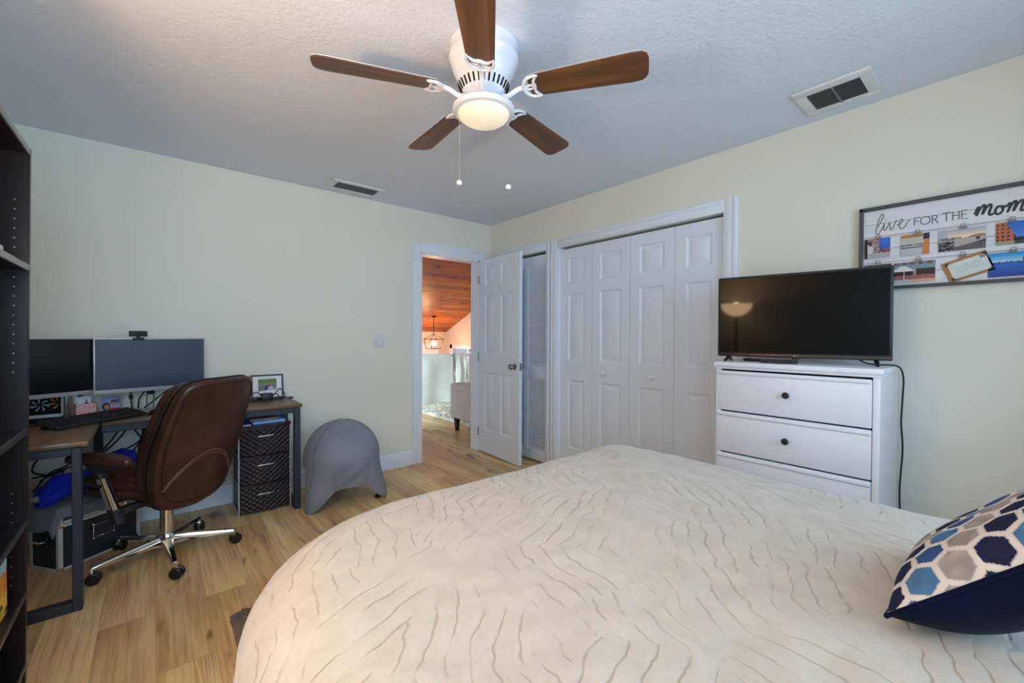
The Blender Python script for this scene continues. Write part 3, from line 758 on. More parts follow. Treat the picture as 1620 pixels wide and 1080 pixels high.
def cushion(loc, R, size=.47, puff=.085):
    root = thing('cushion', 'plump throw pillow with blue, navy and grey hexagon print on the bed', 'pillow', loc)
    M = R.to_4x4(); N = 220
    def prof(u, v):
        a = max(0, 1 - abs(u) ** 3.2) ** .55 * max(0, 1 - abs(v) ** 3.2) ** .55
        pinch = 1 - .07 * (1 - (abs(u * v)) ** 1.0) * max(abs(u), abs(v)) ** 4
        return u * size / 2 * pinch, v * size / 2 * pinch, a
    # sample the profile evenly along the cloth, so that the print does not stretch near the seam
    F = 4000; acc = [0.0]
    for i in range(F):
        x0, _, a0 = prof(-1 + 2 * i / F, 0); x1, _, a1 = prof(-1 + 2 * (i + 1) / F, 0); acc.append(acc[-1] + math.hypot(x1 - x0, puff * (a1 - a0)))
    us = []; j = 0
    for i in range(N + 1):
        d = acc[-1] * i / N
        while j < F - 1 and acc[j + 1] < d: j += 1
        us.append(-1 + 2 * (j + (d - acc[j]) / max(1e-9, acc[j + 1] - acc[j])) / F)
    us[0], us[-1] = -1, 1; st_ = acc[-1] / N
    fv, ff, cs = [], [], []
    for j in range(N + 1):
        for i in range(N + 1):
            x, y, a = prof(us[i], us[j])
            w = .004 * mnoise.noise(Vector((x * 14, y * 14, 0)))
            fv.append(M @ Vector((x, y, puff * a + w * a)))
    for j in range(N):
        for i in range(N):
            k = j * (N + 1) + i; ff.append((k, k + 1, k + N + 2, k + N + 1))
            x, y = (i + .5 - N / 2) * st_, (j + .5 - N / 2) * st_
            (a, b), d = hexcol(x + .012, y + .02, .0365)
            d += .03 * mnoise.noise(Vector((x * 60, y * 60, 1)))
            if d < .80:
                c = HC[(a + 4 * b + 1) % 6]; g = 1 + .16 * mnoise.noise(Vector((x * 50, y * 50, 5)))
                cs.append([q * g for q in c])
            elif d < .86: cs.append((196, 188, 180))
            else: cs.append((226, 220, 212))
    me = bpy.data.meshes.new('front_cover'); me.from_pydata(fv, [], ff)
    at = me.color_attributes.new('Col', 'FLOAT_COLOR', 'CORNER'); data = []
    for c in cs: data += list(S(*[max(0, min(255, q)) for q in c])) * 4
    at.data.foreach_set('color', data); me.materials.append(M_PILLOW); me.polygons.foreach_set('use_smooth', [True] * len(me.polygons))
    o = bpy.data.objects.new('front_cover', me); COL.objects.link(o); o.parent = root
    def back(u, v):
        x, y, a = prof(-1 + 2 * u, -1 + 2 * v); return M @ Vector((x, y, -.108 * a))
    P().grid(back, 70, 70).obj('back_cover', M_NAVY, root, 80)
    pp = []
    for (u0, v0), (u1, v1) in (((-1, -1), (1, -1)), ((1, -1), (1, 1)), ((1, 1), (-1, 1)), ((-1, 1), (-1, -1))):
        for k in range(20): t_ = k / 20; x, y, a = prof(u0 + (u1 - u0) * t_, v0 + (v1 - v0) * t_); pp.append(M @ Vector((x, y, 0)))
    P().tube(pp + [pp[0]], .0045, 6).obj('seam_piping', M_NAVY, root)
    return root
def axes(xa, ya):
    x = Vector(xa).normalized(); y = Vector(ya); y = (y - x * y.dot(x)).normalized(); z = x.cross(y)
    return Matrix((x, y, z)).transposed()
CU = axes((-1, .0, .115), (.08, -.73, .68))
C0 = Vector((1.062, .143, .712))
cushion(C0 + CU @ Vector((-.222, .222, 0)), CU, .46, .068)

# ------------------------------------------------------------ floor rug beside the bed
def rugf(u, v):
    x = .245 + u * .26; y = 1.80 + v * .40; e = min(u * .26, (1 - u) * .26, v * .40, (1 - v) * .40); k = min(1, e / .02)
    return (x + .006 * mnoise.noise(Vector((y * 30, u * 9, 1))), y + .006 * mnoise.noise(Vector((x * 30, v * 9, 4))), .002 + .018 * k + k * .010 * (mnoise.noise(Vector((x * 70, y * 70, 0))) + mnoise.noise(Vector((x * 150, y * 150, 3)))))
tag(P().grid(rugf, 90, 120).obj('bedside_rug', M_RUG), 'small shaggy taupe rug on the floor beside the foot of the bed', 'rug')

# ------------------------------------------------------------ dresser with TV
DR = thing('dresser', 'white four-drawer dresser with black knobs under the TV', 'dresser', (XR - .018, .712, 0), -PI / 2)   # local x: -worldY, y: into wall
dw = .345; dF = -.435                                   # half width, front plane
p = P(); p.box(-dw, -dw + .02, dF + .004, -.002, 0, 1.06).box(dw - .02, dw, dF + .004, -.002, 0, 1.06).box(-dw + .02, dw - .02, -.012, -.002, .05, 1.06).box(-dw + .02, dw - .02, dF + .03, -.012, .04, .055)
p.box(-dw + .02, dw - .02, dF + .02, dF + .04, 0, .15)
p.obj('carcass', M_DRESS, DR, 0)
P().rbox(dw - .024, dw + .0015, dF - .004, dF + .022, 0, 1.062, .004).obj('face_stile', M_DRESS, DR)
P().rbox(-dw - .0015, -dw + .006, dF - .004, dF + .022, 0, 1.062, .003).obj('face_stile', M_DRESS, DR)
p = P(); p.rbox(-dw - .012, dw + .012, dF - .018, 0, 1.072, 1.098, .006, 3); p.rbox(-dw - .004, dw + .004, dF - .010, -.002, 1.060, 1.074, .004)
p.obj('top', M_DRESS, DR)
for i in range(4):
    z1 = 1.058 - .2255 * i - .003; z0 = z1 - .218
    if i == 3: z0 = z1 - .212
    f = P().rbox(-dw + .006, dw - .026, dF - .006, dF + .014, z0, z1 - (.006 if i == 0 else 0), .005, 2)
    d = f.obj('drawer', M_DRESS, DR)
    P().rbox(-dw + .006, dw - .026, dF - .012, dF - .002, z1 - .024, z1 - .004, .006, 3).obj('drawer_lip', M_DRESS, d)
    P().lathe([(.007, 0), (.007, .012), (.015, .017), (.016, .023), (.012, .028), (0, .029)], T(-.004, dF - .006, (z0 + z1) / 2 + .002) @ Matrix.Rotation(PI / 2, 4, 'X'), 20).obj('knob', M_BLACK, d)
P().box(-dw + .02, dw - .02, dF + .02, dF + .024, .15, 1.06).obj('back_shadow_board', M_GAPSHADE, DR, 0)

TVR = math.atan2(-.985, .17)
tv = thing('television', 'black flat-screen TV standing on the white dresser', 'television', (2.545, .728, 1.098), TVR)
tw, tb, tt = .374, .027, .470
P().rbox(-tw, tw, -.012, .018, tb, tt, .006).obj('bezel', M_BLACK, tv)
P().rbox(-tw + .1, tw - .1, .015, .055, tb + .03, tb + .26, .015).obj('rear_housing', M_BLACK, tv)
P().box(-tw + .012, tw - .012, -.0135, -.0115, tb + .026, tt - .012).obj('screen', M_TVSCREEN, tv, 0)
P().rbox(-tw + .004, tw - .004, -.016, -.010, tb + .001, tb + .020, .004).obj('chin', plain('bronze_grey_chin', S(70, 58, 54), .3, .5), tv)
lg = P()   # maker's mark: disc plus two letters
lg.cyl((-.006, -.0162, tb + .011), (-.006, -.0172, tb + .011), .0036, n=16)
lg.tube([(.000, -.0166, tb + .014), (.000, -.0166, tb + .008), (.004, -.0166, tb + .008)], .0006, 6)
lg.tube([(.0100, -.0166, tb + .0132), (.0075, -.0166, tb + .014), (.006, -.0166, tb + .011), (.0075, -.0166, tb + .008), (.0100, -.0166, tb + .0085), (.0100, -.0166, tb + .011), (.0085, -.0166, tb + .011)], .0006, 6)
lg.obj('logo', M_STEEL, tv)
P().rbox(-.018, .018, -.016, -.008, tb - .006, tb + .003, .003).obj('sensor_tab', M_BLACK, tv)
for sx in (-1, 1):
    x = sx * (tw - .058)
    q = P().tube([(x, .0, tb + .004), (x + sx * .004, -.03, .014), (x + sx * .006, -.075, .005)], [.011, .009, .006], 8).tube([(x, .0, tb + .004), (x + sx * .004, .04, .014), (x + sx * .006, .085, .005)], [.011, .009, .006], 8)
    q.obj('foot', M_BLACK, tv)
# power cord over the dresser side
def cable(pts, label, group=None, r=.003, name='cable', sm=8, cat='cable'):
    o = P().tube(pts, r, 7, sm).obj(name, M_CABLE); tag(o, label, cat, group); return o
cable([(2.60, .52, 1.16), (2.63, .47, 1.115), (2.66, .43, 1.103), (2.68, .375, 1.103), (2.70, .345, 1.09), (2.705, .333, 1.04), (2.705, .335, .95), (2.70, .338, .83), (2.71, .333, .70), (2.70, .34, .5), (2.72, .33, .30), (2.82, .30, .22)],
      'black TV power cord hanging down the right side of the white dresser', r=.0038, name='power_cord')
rm = thing('remote_control', 'long black remote control lying on dresser below the middle of the TV', 'remote', (2.468, .782, 1.099), rad(-90 + 8))
P().rbox(-.082, .082, -.022, .022, 0, .017, .006, 3).obj('body', M_BLACK, rm)
p = P()
for i in range(9):
    for j in range(3): p.rbox(-.066 + i * .014, -.057 + i * .014, -.014 + j * .011, -.007 + j * .011, .016, .0185, .001, 1)
p.obj('buttons', plain('grey_rubber_buttons', S(66, 68, 76), .6), rm)
rm2 = thing('streaming_remote', 'short dark blue remote lying on the dresser beside the left TV foot', 'remote', (2.575, .945, 1.099), rad(-90 + 4))
P().rbox(-.048, .048, -.019, .019, 0, .014, .006, 3).obj('body', plain('dark_navy_plastic', S(18, 20, 40), .4), rm2)
P().lathe([(.011, .013), (.011, .016), (0, .016)], T(-.018, 0, 0), 18).obj('dial_pad', plain('indigo_rubber', S(60, 60, 110), .5), rm2)

# ------------------------------------------------------------ wall sign with clipped photos
SG = thing('photo_sign', 'white shiplap LIVE FOR THE MOMENTS photo board in grey frame on right wall', 'wall sign', (XR - .004, .525, 1.476), -PI / 2)
SW, SH = .92, .422
fr = P()
for a, b, c, d in ((0, SW, 0, .015), (0, SW, SH - .017, SH), (0, .016, 0, SH), (SW - .016, SW, 0, SH)): fr.rbox(a, b, -.026, 0, c, d, .002)
fr.obj('frame', plain('slate_grey_frame', S(72, 76, 82), .5, 0, .08), SG)
bd = P(); zz = [.012, .077, .138, .206, .270, .335, SH - .016]
for a, b in zip(zz[:-1], zz[1:]): bd.rbox(.012, SW - .012, -.009, -.002, a + .0008, b - .0008, .001, 1)
bd.obj('shiplap_board', wood('whitewashed_board', S(212, 214, 218), S(232, 233, 236), S(240, 241, 243), 'X', 1, .6), SG, 0)
P().box(.01, SW - .01, -.003, -.0005, .01, SH - .01).obj('backing', plain('dark_grey_backing', S(90, 92, 96), .7), SG, 0)
M_INK = plain('charcoal_lettering', S(92, 93, 96), .7); M_INK2 = plain('dark_charcoal_lettering', S(58, 60, 64), .7)
def stroke(pp, pts, r, sm=6): pp.tube([(x, -.0095, z) for x, z in pts], r, 8, sm, flat=(0, 1, 0))
L = P()
stroke(L, [(.072, .318), (.084, .345), (.094, .372), (.090, .382), (.082, .372), (.072, .340), (.065, .300), (.069, .284), (.078, .288), (.090, .312), (.098, .333), (.095, .308), (.098, .298), (.106, .306), (.117, .333), (.119, .310), (.123, .297), (.131, .306), (.141, .338), (.146, .332)], .0019)
stroke(L, [(.144, .316), (.156, .318), (.166, .332), (.163, .343), (.156, .335), (.153, .312), (.160, .295), (.172, .300), (.186, .327), (.194, .330)], .0019)
L.lathe([(.0026, 0), (0, .001)], T(.103, -.0095, .349) @ Matrix.Rotation(PI / 2, 4, 'X'), 10)
L.obj('lettering', M_INK, SG)
L = P()
def sk(*pts): stroke(L, pts, .0019, 0)
sk((.208, .302), (.208, .338), (.228, .337)); sk((.208, .321), (.224, .321))
L.tube([(.246 + .0165 * math.cos(a * PI / 12), -.0095, .3185 + .0185 * math.sin(a * PI / 12)) for a in range(25)], .0019, 8, 0, flat=(0, 1, 0))
sk((.270, .299), (.270, .336)); stroke(L, [(.270, .336), (.282, .335), (.286, .327), (.281, .319), (.270, .318)], .0019); sk((.278, .318), (.289, .297))
sk((.303, .339), (.330, .339)); sk((.3165, .339), (.3165, .301)); sk((.337, .340), (.337, .301)); sk((.357, .340), (.357, .301)); sk((.337, .321), (.357, .321))
sk((.384, .339), (.366, .339), (.366, .300), (.385, .300)); sk((.366, .321), (.381, .321))
L.obj('lettering', M_INK, SG)
L = P(); B = .0044
stroke(L, [(.405, .312), (.412, .332), (.417, .342), (.418, .330), (.411, .305), (.420, .330), (.432, .348), (.436, .340), (.429, .308), (.440, .334), (.450, .347), (.455, .339), (.449, .310), (.453, .300), (.462, .306)], B)
stroke(L, [(.485, .330), (.476, .332), (.467, .318), (.469, .302), (.480, .300), (.489, .316), (.485, .331), (.494, .327), (.503, .330)], B)
stroke(L, [(.503, .330), (.508, .340), (.509, .328), (.502, .302), (.511, .328), (.522, .345), (.526, .337), (.518, .303), (.529, .330), (.541, .345), (.545, .336), (.539, .304), (.547, .302), (.556, .312)], B)
stroke(L, [(.556, .314), (.568, .318), (.576, .332), (.570, .341), (.562, .328), (.564, .306), (.576, .302), (.588, .314)], B)
stroke(L, [(.588, .314), (.594, .340), (.592, .324), (.588, .303), (.598, .328), (.609, .344), (.613, .335), (.607, .306), (.614, .301), (.624, .316)], B)
stroke(L, [(.624, .316), (.636, .350), (.640, .378), (.632, .340), (.630, .310), (.638, .301), (.650, .316)], B); stroke(L, [(.618, .350), (.655, .352)], B * .7, 2)
stroke(L, [(.650, .316), (.664, .346), (.668, .334), (.674, .312), (.664, .299), (.652, .304)], B)
L.obj('lettering', M_INK2, SG)
wr = P()
for z in (.264, .133): wr.tube([(.013, -.0125, z), (SW - .013, -.0125, z)], .0007, 6)
wr.obj('hanging_wire', M_STEEL, SG)
def clip(x, z):
    k = P(); k.prism([(x - .012, -.019), (x + .012, -.019), (x + .012, -.011), (x - .012, -.011)], z - .009, z)
    k.tube([(x - .006, -.016, z), (x - .007, -.019, z + .012), (x + .007, -.019, z + .012), (x + .006, -.016, z)], .0011, 6, 3)
    k.obj('binder_clip', plain('dark_clip_steel', S(112, 112, 114), .35, .7), SG)
for x, z in ((.075, .266), (.221, .265), (.371, .264), (.516, .264), (.650, .264), (.800, .264), (.076, .135), (.224, .134), (.372, .135), (.520, .134), (.660, .134), (.810, .134)): clip(x, z)

nz = lambda x, y, s, o=0: mnoise.noise(Vector((x * s, y * s, o)))
def mixc(a, b, k): k = max(0, min(1, k)); return tuple(p_ + (q_ - p_) * k for p_, q_ in zip(a, b))
def ph_street(u, v):
    n = nz(u, v, 16, 1)
    if u > .58 and v > .42 + .5 * abs(u - .8): return mixc((50, 110, 210), (30, 80, 190), 1 - v)
    if v < .24 and u > .15: return (176 + 30 * n, 172 + 30 * n, 178)
    if u < .12 or (u < .3 and abs(v - .78 - .2 * n) < .1): return (26, 22, 24)
    if u < .34 and v < .7: return (212 + 30 * n, 208 + 30 * n, 210)
    if u < .58: return (150 + 90 * n, 132 + 90 * n, 130 + 90 * n)
    return (150 + 110 * n, 92 + 90 * n, 92 + 90 * n) if n > -.1 else (34, 36, 74)
def ph_plaza(u, v):
    n = nz(u, v, 20, 2)
    if u > .86 - .12 * (1 - v) and v < .72: return (206, 132, 62)
    if v > .86: return (178 + 40 * n, 128 + 40 * n, 72) if u < .8 else (30, 38, 84)
    if u > .78 and v > .7: return (24, 32, 80)
    if abs(v - .5) < .06: return (70, 72, 76) if nz(u, v, 60, 3) > -.1 else (200, 200, 196)
    if abs(v - .38) < .03: return (64, 66, 72)
    if v < .38: return (188 + 16 * n, 190 + 16 * n, 200)
    return (196 + 20 * n, 194 + 20 * n, 182)
def ph_harbour(u, v):
    n = nz(u, v, 14, 3)
    if v > .62 + (.06 * math.sin(u * 9) if u > .5 else 0): 
        return mixc((246, 226, 190), (170, 170, 190), (v - .62) / .38 if u > .2 else .8)
    if u < .34 and v > .5: return (120 + 60 * n, 116 + 60 * n, 128 + 60 * n)
    if v > .56: return (150 + 60 * n, 128 + 40 * n, 108)
    if v < .14 + .34 * max(0, u - .42) ** .8 and u > .3: return (96 + 30 * n, 92 + 30 * n, 96)
    if abs(v - .12 - .42 * max(0, u - .3) ** 1.3) < .035 or (abs(u - .84) < .04 and .42 < v < .66): return (22, 22, 30)
    if u < .34 and v < .46: return (30 + 60 * max(0, n), 30 + 60 * max(0, n), 44) if nz(u, v, 34, 5) < .25 else (210, 210, 216)
    return (178 + 12 * n, 170 + 10 * n, 168)
def ph_brick(u, v):
    n = nz(u, v, 22, 4)
    sky = abs(u - .48) < .10 + .30 * max(0, v - .35)
    if sky and v > .3: return mixc((90, 150, 220), (30, 100, 200), v)
    if v < .16: return (150 + 30 * n, 160 + 30 * n, 120) if u < .35 else (70, 72, 74)
    if abs(u - .48) < .14: return (32, 44, 36)
    win_ = (u * 9 % 1 < .45) and (v * 6 % 1 < .5)
    return (70, 60, 66) if win_ else (186 + 30 * n, 104 + 20 * n, 66 + 20 * n)
def ph_parasols(u, v):
    n = nz(u, v, 18, 6)
    if v > .8: return (60 + 120 * max(0, nz(u, v, 30, 7)), 60 + 120 * max(0, nz(u, v, 30, 7)), 90)
    if v > .45 and abs(u - .45) < .4 - (v - .45): return (228, 188, 176)
    if u < .3: return (130, 176, 214)
    return (206 + 30 * n, 206 + 30 * n, 212)
def ph_cafe(u, v):
    n = nz(u, v, 16, 8)
    if v > .84: return (120 + 40 * n, 84 + 30 * n, 84) if u * 5 % 1 < .6 else (110, 140, 160)
    if .56 < v < .84 and abs(u - .24) < .9 * (.86 - v) + .02 and v < .82: return (226, 222, 214)
    if v > .66: return (120 + 20 * n, 150 + 20 * n, 156)
    if abs(u - .26) < .012 and v > .1: return (220, 216, 210)
    if v < .16 and u > .4: return (222, 168, 138)
    if v < .14: return (196 + 30 * n, 190 + 30 * n, 186)
    if v < .34: return (150 + 50 * n, 100 + 40 * n, 98 + 40 * n)
    return (52 + 60 * n, 36 + 40 * n, 38 + 40 * n) if abs(u - .52) > .04 else (150, 140, 150)
def ph_skyline(u, v):
    n = nz(u * .4, v * 3, 12, 9)
    if v < .54: return mixc((18, 60, 150), (40, 110, 210), v * 1.6 + .5 * n)
    hgt = .60 + .10 * max(0, nz(u, 0, 26, 10)) + (.14 if .66 < u < .8 else 0)
    if v < hgt: return (58, 66, 104)
    return mixc((190, 226, 244), (30, 140, 220), (v - .56) / .40)
def ph_card(u, v):
    n = nz(u * 5, v * 20, 6, 11)
    if u > .84 and v > .76: return (140, 150, 170)
    if .25 < v < .75 and .15 < u < .85 and (v * 9) % 1 < .28 and n > -.1: return (178, 186, 190)
    return (214, 220, 218)
def put_photo(name, label, fn, x, z, w, h, rot=0, cells=(56, 40), y=-.0145, cat='photo', group=None):
    ph = picture(w, h, cells[0], cells[1], fn, .0008, name, M=T(0, 0, 0))
    ph.location = (XR - .004 + y + .0, .525 - x, 1.476 + z); ph.rotation_euler = (Matrix.Rotation(-PI / 2, 4, 'Z') @ Matrix.Rotation(rot, 4, 'Y')).to_euler()
    tag(ph, label, cat, group or 'photos clipped to the sign'); return ph
put_photo('photo_print', 'street photo with blue sky, first in the sign board top row', ph_street, .021, .163, .101, .098)
put_photo('photo_print', 'pale plaza photo with orange strip, second in the sign board top row', ph_plaza, .161, .158, .101, .100)
put_photo('photo_print', 'harbour sunset photo, wide, third in the sign board top row', ph_harbour, .293, .158, .148, .098)
put_photo('photo_print', 'brick buildings under blue sky photo, right end of sign board top row', ph_brick, .470, .161, .148, .097)
put_photo('photo_print', 'striped umbrella photo partly behind the TV corner, sign board bottom row', ph_parasols, .021, .028, .106, .101)
put_photo('photo_print', 'street cafe photo with white parasol in sign board bottom row', ph_cafe, .136, .027, .147, .099)
put_photo('photo_print', 'blue water and skyline photo at right of sign board bottom row', ph_skyline, .449, .024, .148, .104)
cb = thing('envelope_card', 'tilted pale note card on a brown paper mount, sign board bottom row', 'card', (XR - .004 - .0145, .525 - .3335, 1.476 + .0105), 0)
cb.rotation_euler = (Matrix.Rotation(-PI / 2, 4, 'Z') @ Matrix.Rotation(rad(-19.5), 4, 'Y')).to_euler(); cb['group'] = 'photos clipped to the sign'
ROOTM[cb.name] = Matrix.Identity(4)
P().rbox(0, .147, 0, .0012, 0, .095, .0004, 1).obj('brown_mount', plain('brown_kraft_card', S(168, 122, 74), .7, 0, .1), cb, 0)
picture(.124, .072, 40, 30, ph_card, .0006, 'note_card', parent=cb, M=T(.016, -.0012, .011))
p = P()
for x, z, sx, sz in ((.010, .006, 1, 1), (.146, .006, -1, 1), (.010, .088, 1, -1), (.146, .088, -1, -1)): p.prism([(x, z), (x + sx * .018, z), (x, z + sz * .016)] , -.0024, -.0018, Matrix(((1, 0, 0, 0), (0, 0, 1, 0), (0, 1, 0, 0), (0, 0, 0, 1))))
p.obj('photo_corner', M_BLACK, cb, 0)

# ------------------------------------------------------------ L-shaped desk
DZT = .75
desk = thing('desk', 'L-shaped desk with rustic brown top on dark steel frame in the back left corner', 'desk', (-.2, 3.45, 0))
P().rbox(-.222, .80, 3.235, 3.69, DZT - .022, DZT, .003).obj('desktop', M_DESK, desk, world=True)
P().rbox(-.70, -.228, 2.70, 3.69, DZT - .022, DZT, .003).obj('desktop', wood('rustic_walnut_return', S(88, 66, 48), S(128, 100, 74), S(154, 124, 94), 'Y', 1, .3), desk, world=True)
zt = DZT - .023
def frame(pl, name='leg_frame'):
    p = P()
    for b in pl: p.rbox(*b, .003, 1)
    return p.obj(name, M_DESKMETAL, desk, world=True)
frame([(-.281, -.249, 2.675, 2.725, 0, zt), (-.695, -.663, 2.675, 2.725, 0, zt), (-.664, -.280, 2.675, 2.725, 0, .042), (-.664, -.280, 2.675, 2.725, zt - .03, zt)])
frame([(.755, .795, 3.265, 3.305, 0, zt), (.755, .795, 3.635, 3.675, 0, zt), (.755, .795, 3.304, 3.636, 0, .035), (.755, .795, 3.304, 3.636, zt - .04, zt)])
frame([(-.285, -.245, 3.635, 3.675, 0, zt)], 'leg'); frame([(-.695, -.663, 3.635, 3.675, 0, zt)], 'leg')
frame([(-.226, .756, 3.265, 3.29, zt - .042, zt)], 'apron'); frame([(-.662, .754, 3.65, 3.672, zt - .04, zt)], 'apron')
frame([(-.69, -.665, 2.726, 3.634, zt - .04, zt)], 'apron')

# monitors
def monitor(label, loc, rz, w, z0, z1, scr, stand):
    r = thing('monitor', label, 'monitor', (loc[0], loc[1], DZT), rz)
    a, b = z0 - DZT, z1 - DZT
    P().rbox(-w / 2, w / 2, -.010, .014, a, b, .004).obj('bezel', M_SILVER, r)
    P().rbox(-w / 2 + .08, w / 2 - .08, .012, .04, a + .05, b - .06, .012).obj('rear_housing', M_SILVER, r)
    P().box(-w / 2 + .006, w / 2 - .006, -.0112, -.0095, a + .024, b - .007).obj('screen', scr, r, 0)
    P().lathe([(.0045, 0), (0, .0006)], T(0, -.0102, a + .012) @ Matrix.Rotation(PI / 2, 4, 'X'), 16).obj('maker_mark', M_STEEL, r)
    stand(r, a); return r
def stand_bars(r, a):
    P().rbox(-.10, .10, .02, .17, 0, .008, .003).obj('stand_base', M_STEEL, r)
    P().cyl((-.017, .075, .006), (-.017, .06, a + .16), .0035, n=10).cyl((.017, .075, .006), (.017, .06, a + .16), .0035, n=10).obj('stand_post', M_STEEL, r)
    P().rbox(-.018, .018, .05, .075, a - .03, a + .16, .004).obj('stand_bracket', plain('navy_black_plastic', S(22, 26, 40), .4), r)
monitor('wide silver-edged monitor with reflection haze painted on screen and a webcam on top', (-.003, 3.479), rad(12.6), .542, .884, 1.212, M_SCREENR, stand_bars)
def stand_pole(r, a):
    P().rbox(.05, .175, .02, .09, 0, .010, .003).obj('stand_base', M_STEEL, r)
    P().rbox(.140, .156, .03, .05, .008, a + .15, .003).obj('stand_post', M_STEEL, r)
    P().rbox(-.03, .15, .028, .05, a + .08, a + .15, .003).obj('stand_bracket', M_STEEL, r)
ul = Vector((math.cos(rad(28)), math.sin(rad(28)))); rr_ = Vector((-.2685, 3.452)); cL = rr_ - ul * .25
monitor('black-screened silver monitor turned inwards beside the bookcase', (cL.x, cL.y), rad(28), .50, .888, 1.213, M_SCREENL, stand_pole)
wc = thing('webcam', 'black webcam clipped on top of the wide monitor', 'webcam', (-.074, 3.463, 1.2125), rad(12.6))
P().rbox(-.042, .042, -.022, .004, .008, .043, .004).obj('body', M_BLACKM, wc)
P().lathe([(.010, 0), (.010, .004), (.006, .006), (0, .004)], T(0, -.022, .026) @ Matrix.Rotation(PI / 2, 4, 'X'), 20).obj('lens', M_BLACK, wc)
P().rbox(-.008, .008, -.014, -.002, -.001, .010, .002).rbox(-.027, .027, -.020, -.0125, -.014, .003, .002).obj('clip_mount', M_BLACKM, wc)

# computer tower; fan and LED glow is printed as flat colour
pcs = thing('computer_tower', 'white computer tower with dark glass and painted fan lights under the left monitor', 'computer', (-.53, 3.59, DZT))
P().rbox(-.13, .13, -.085, .09, .012, .34, .005).obj('case', M_WHITE, pcs)
def pc_face(u, v):
    x, z = u * .25, v * .30; c = (8, 8, 12)
    for cx, cz, col in ((.238, .065, (206, 146, 60)), (.168, .055, (176, 190, 212)), (.168, .14, (150, 164, 190)), (.238, .15, (206, 146, 60)), (.06, .07, (58, 62, 72))):
        r = math.hypot(x - cx, z - cz); a = math.atan2(z - cz, x - cx)
        if .010 < r < .036 and math.sin(a * 7 + r * 90) > .62: c = col
    if abs(x - (.098 + .2 * (z - .05))) < .004 and z > .03 and int(x * 900 + z * 400) % 3: c = (214, 60, 50)
    if math.hypot(x - .095, z - .018) < .012 and int(z * 500) % 2: c = (70, 220, 80)
    return c
picture(.25, .30, 125, 150, pc_face, .004, 'glass_panel', vcol('case_glass_painted_glow', .1), pcs, T(-.125, -.0895, .032))
for x in (-.1, .1): P().rbox(x - .02, x + .02, -.07, .07, 0, .013, .002).obj('foot', M_BLACK, pcs)

ob = thing('desk_organizer', 'pink patterned organizer box of papers on the desk left of the canvas photo', 'organizer box', (-.344, 3.485, DZT), rad(22))
def org_face(u, v):
    n = nz(u, v, 9, 20); pal = [(240, 160, 150), (250, 226, 214), (236, 132, 120), (170, 160, 220), (244, 190, 150), (250, 240, 232)]
    return pal[int((math.sin(u * 26 + n * 3) + math.sin(v * 22 + n * 4) + 2) * 1.49) % 6]
p = P(); p.box(.0005, .087, .001, .004, 0, .078).box(.0005, .004, .001, .105, 0, .078).box(.083, .087, .001, .105, 0, .078).box(.0005, .087, .101, .105, 0, .078).box(.0005, .087, .001, .105, 0, .003)
p.obj('box', plain('pink_card', S(236, 170, 156), .7), ob, 0)
picture(.087, .078, 60, 50, org_face, .0008, 'patterned_side', parent=ob, M=T(0, 0, 0))
picture(.105, .078, 60, 50, lambda u, v: tuple(q * .92 for q in org_face(u * 1.3 + 3, v)), .0008, 'patterned_side', parent=ob, M=T(0, .105, 0) @ RZ(-PI / 2))  # same print darkened: shade put into the left side's colours
P().rbox(.008, .080, .05, .056, .004, .112, .001, 1, Matrix.Rotation(rad(4), 4, 'X')).rbox(.010, .07, .075, .079, .004, .12, .001, 1).rbox(.012, .05, .03, .033, .004, .098, .001, 1).obj('papers', plain('white_paper', S(234, 236, 240), .8), ob)
P().rbox(.040, .052, .0, .012, .074, .082, .001, 1).tube([(.046, .006, .08), (.043, .006, .10), (.049, .006, .10), (.046, .006, .08)], .0012, 6).obj('binder_clip', M_BLACK, ob)
P().tube([(.03, .08, .02), (.035, .078, .118), (.05, .08, .122), (.058, .082, .112)], [.006, .009, .010, .004], 8, 4).obj('black_glasses_case', M_BLACK, ob)
cv = thing('canvas_photo', 'small canvas photo of two people in red under blue sky, behind the keyboard', 'photo', (-.2445, 3.55, DZT), rad(6))
def couple(u, v):
    def disc(cx, cy, r): return math.hypot((u - cx) * 1.05, v - cy) < r
    n = nz(u, v, 14, 30)
    if disc(.30, .42, .14) or disc(.66, .60, .13): return (206 + 20 * n, 140 + 20 * n, 116)
    if disc(.26, .46, .24) and v > .22: return (40, 26, 34)
    if disc(.66, .68, .16): return (30, 28, 60)
    if v < .20 or (v < .36 and u > .42): return (214, 44, 44)
    if disc(.9, .8, .16): return (96, 104, 150)
    return mixc((196, 206, 240), (120, 146, 222), v)
picture(.083, .098, 60, 70, couple, .002, 'printed_face', parent=cv, M=T(0, 0, 0))
P().box(0, .083, .0022, .022, 0, .098).obj('canvas_block', plain('brown_canvas_edge', S(128, 104, 96), .8), cv, 0)

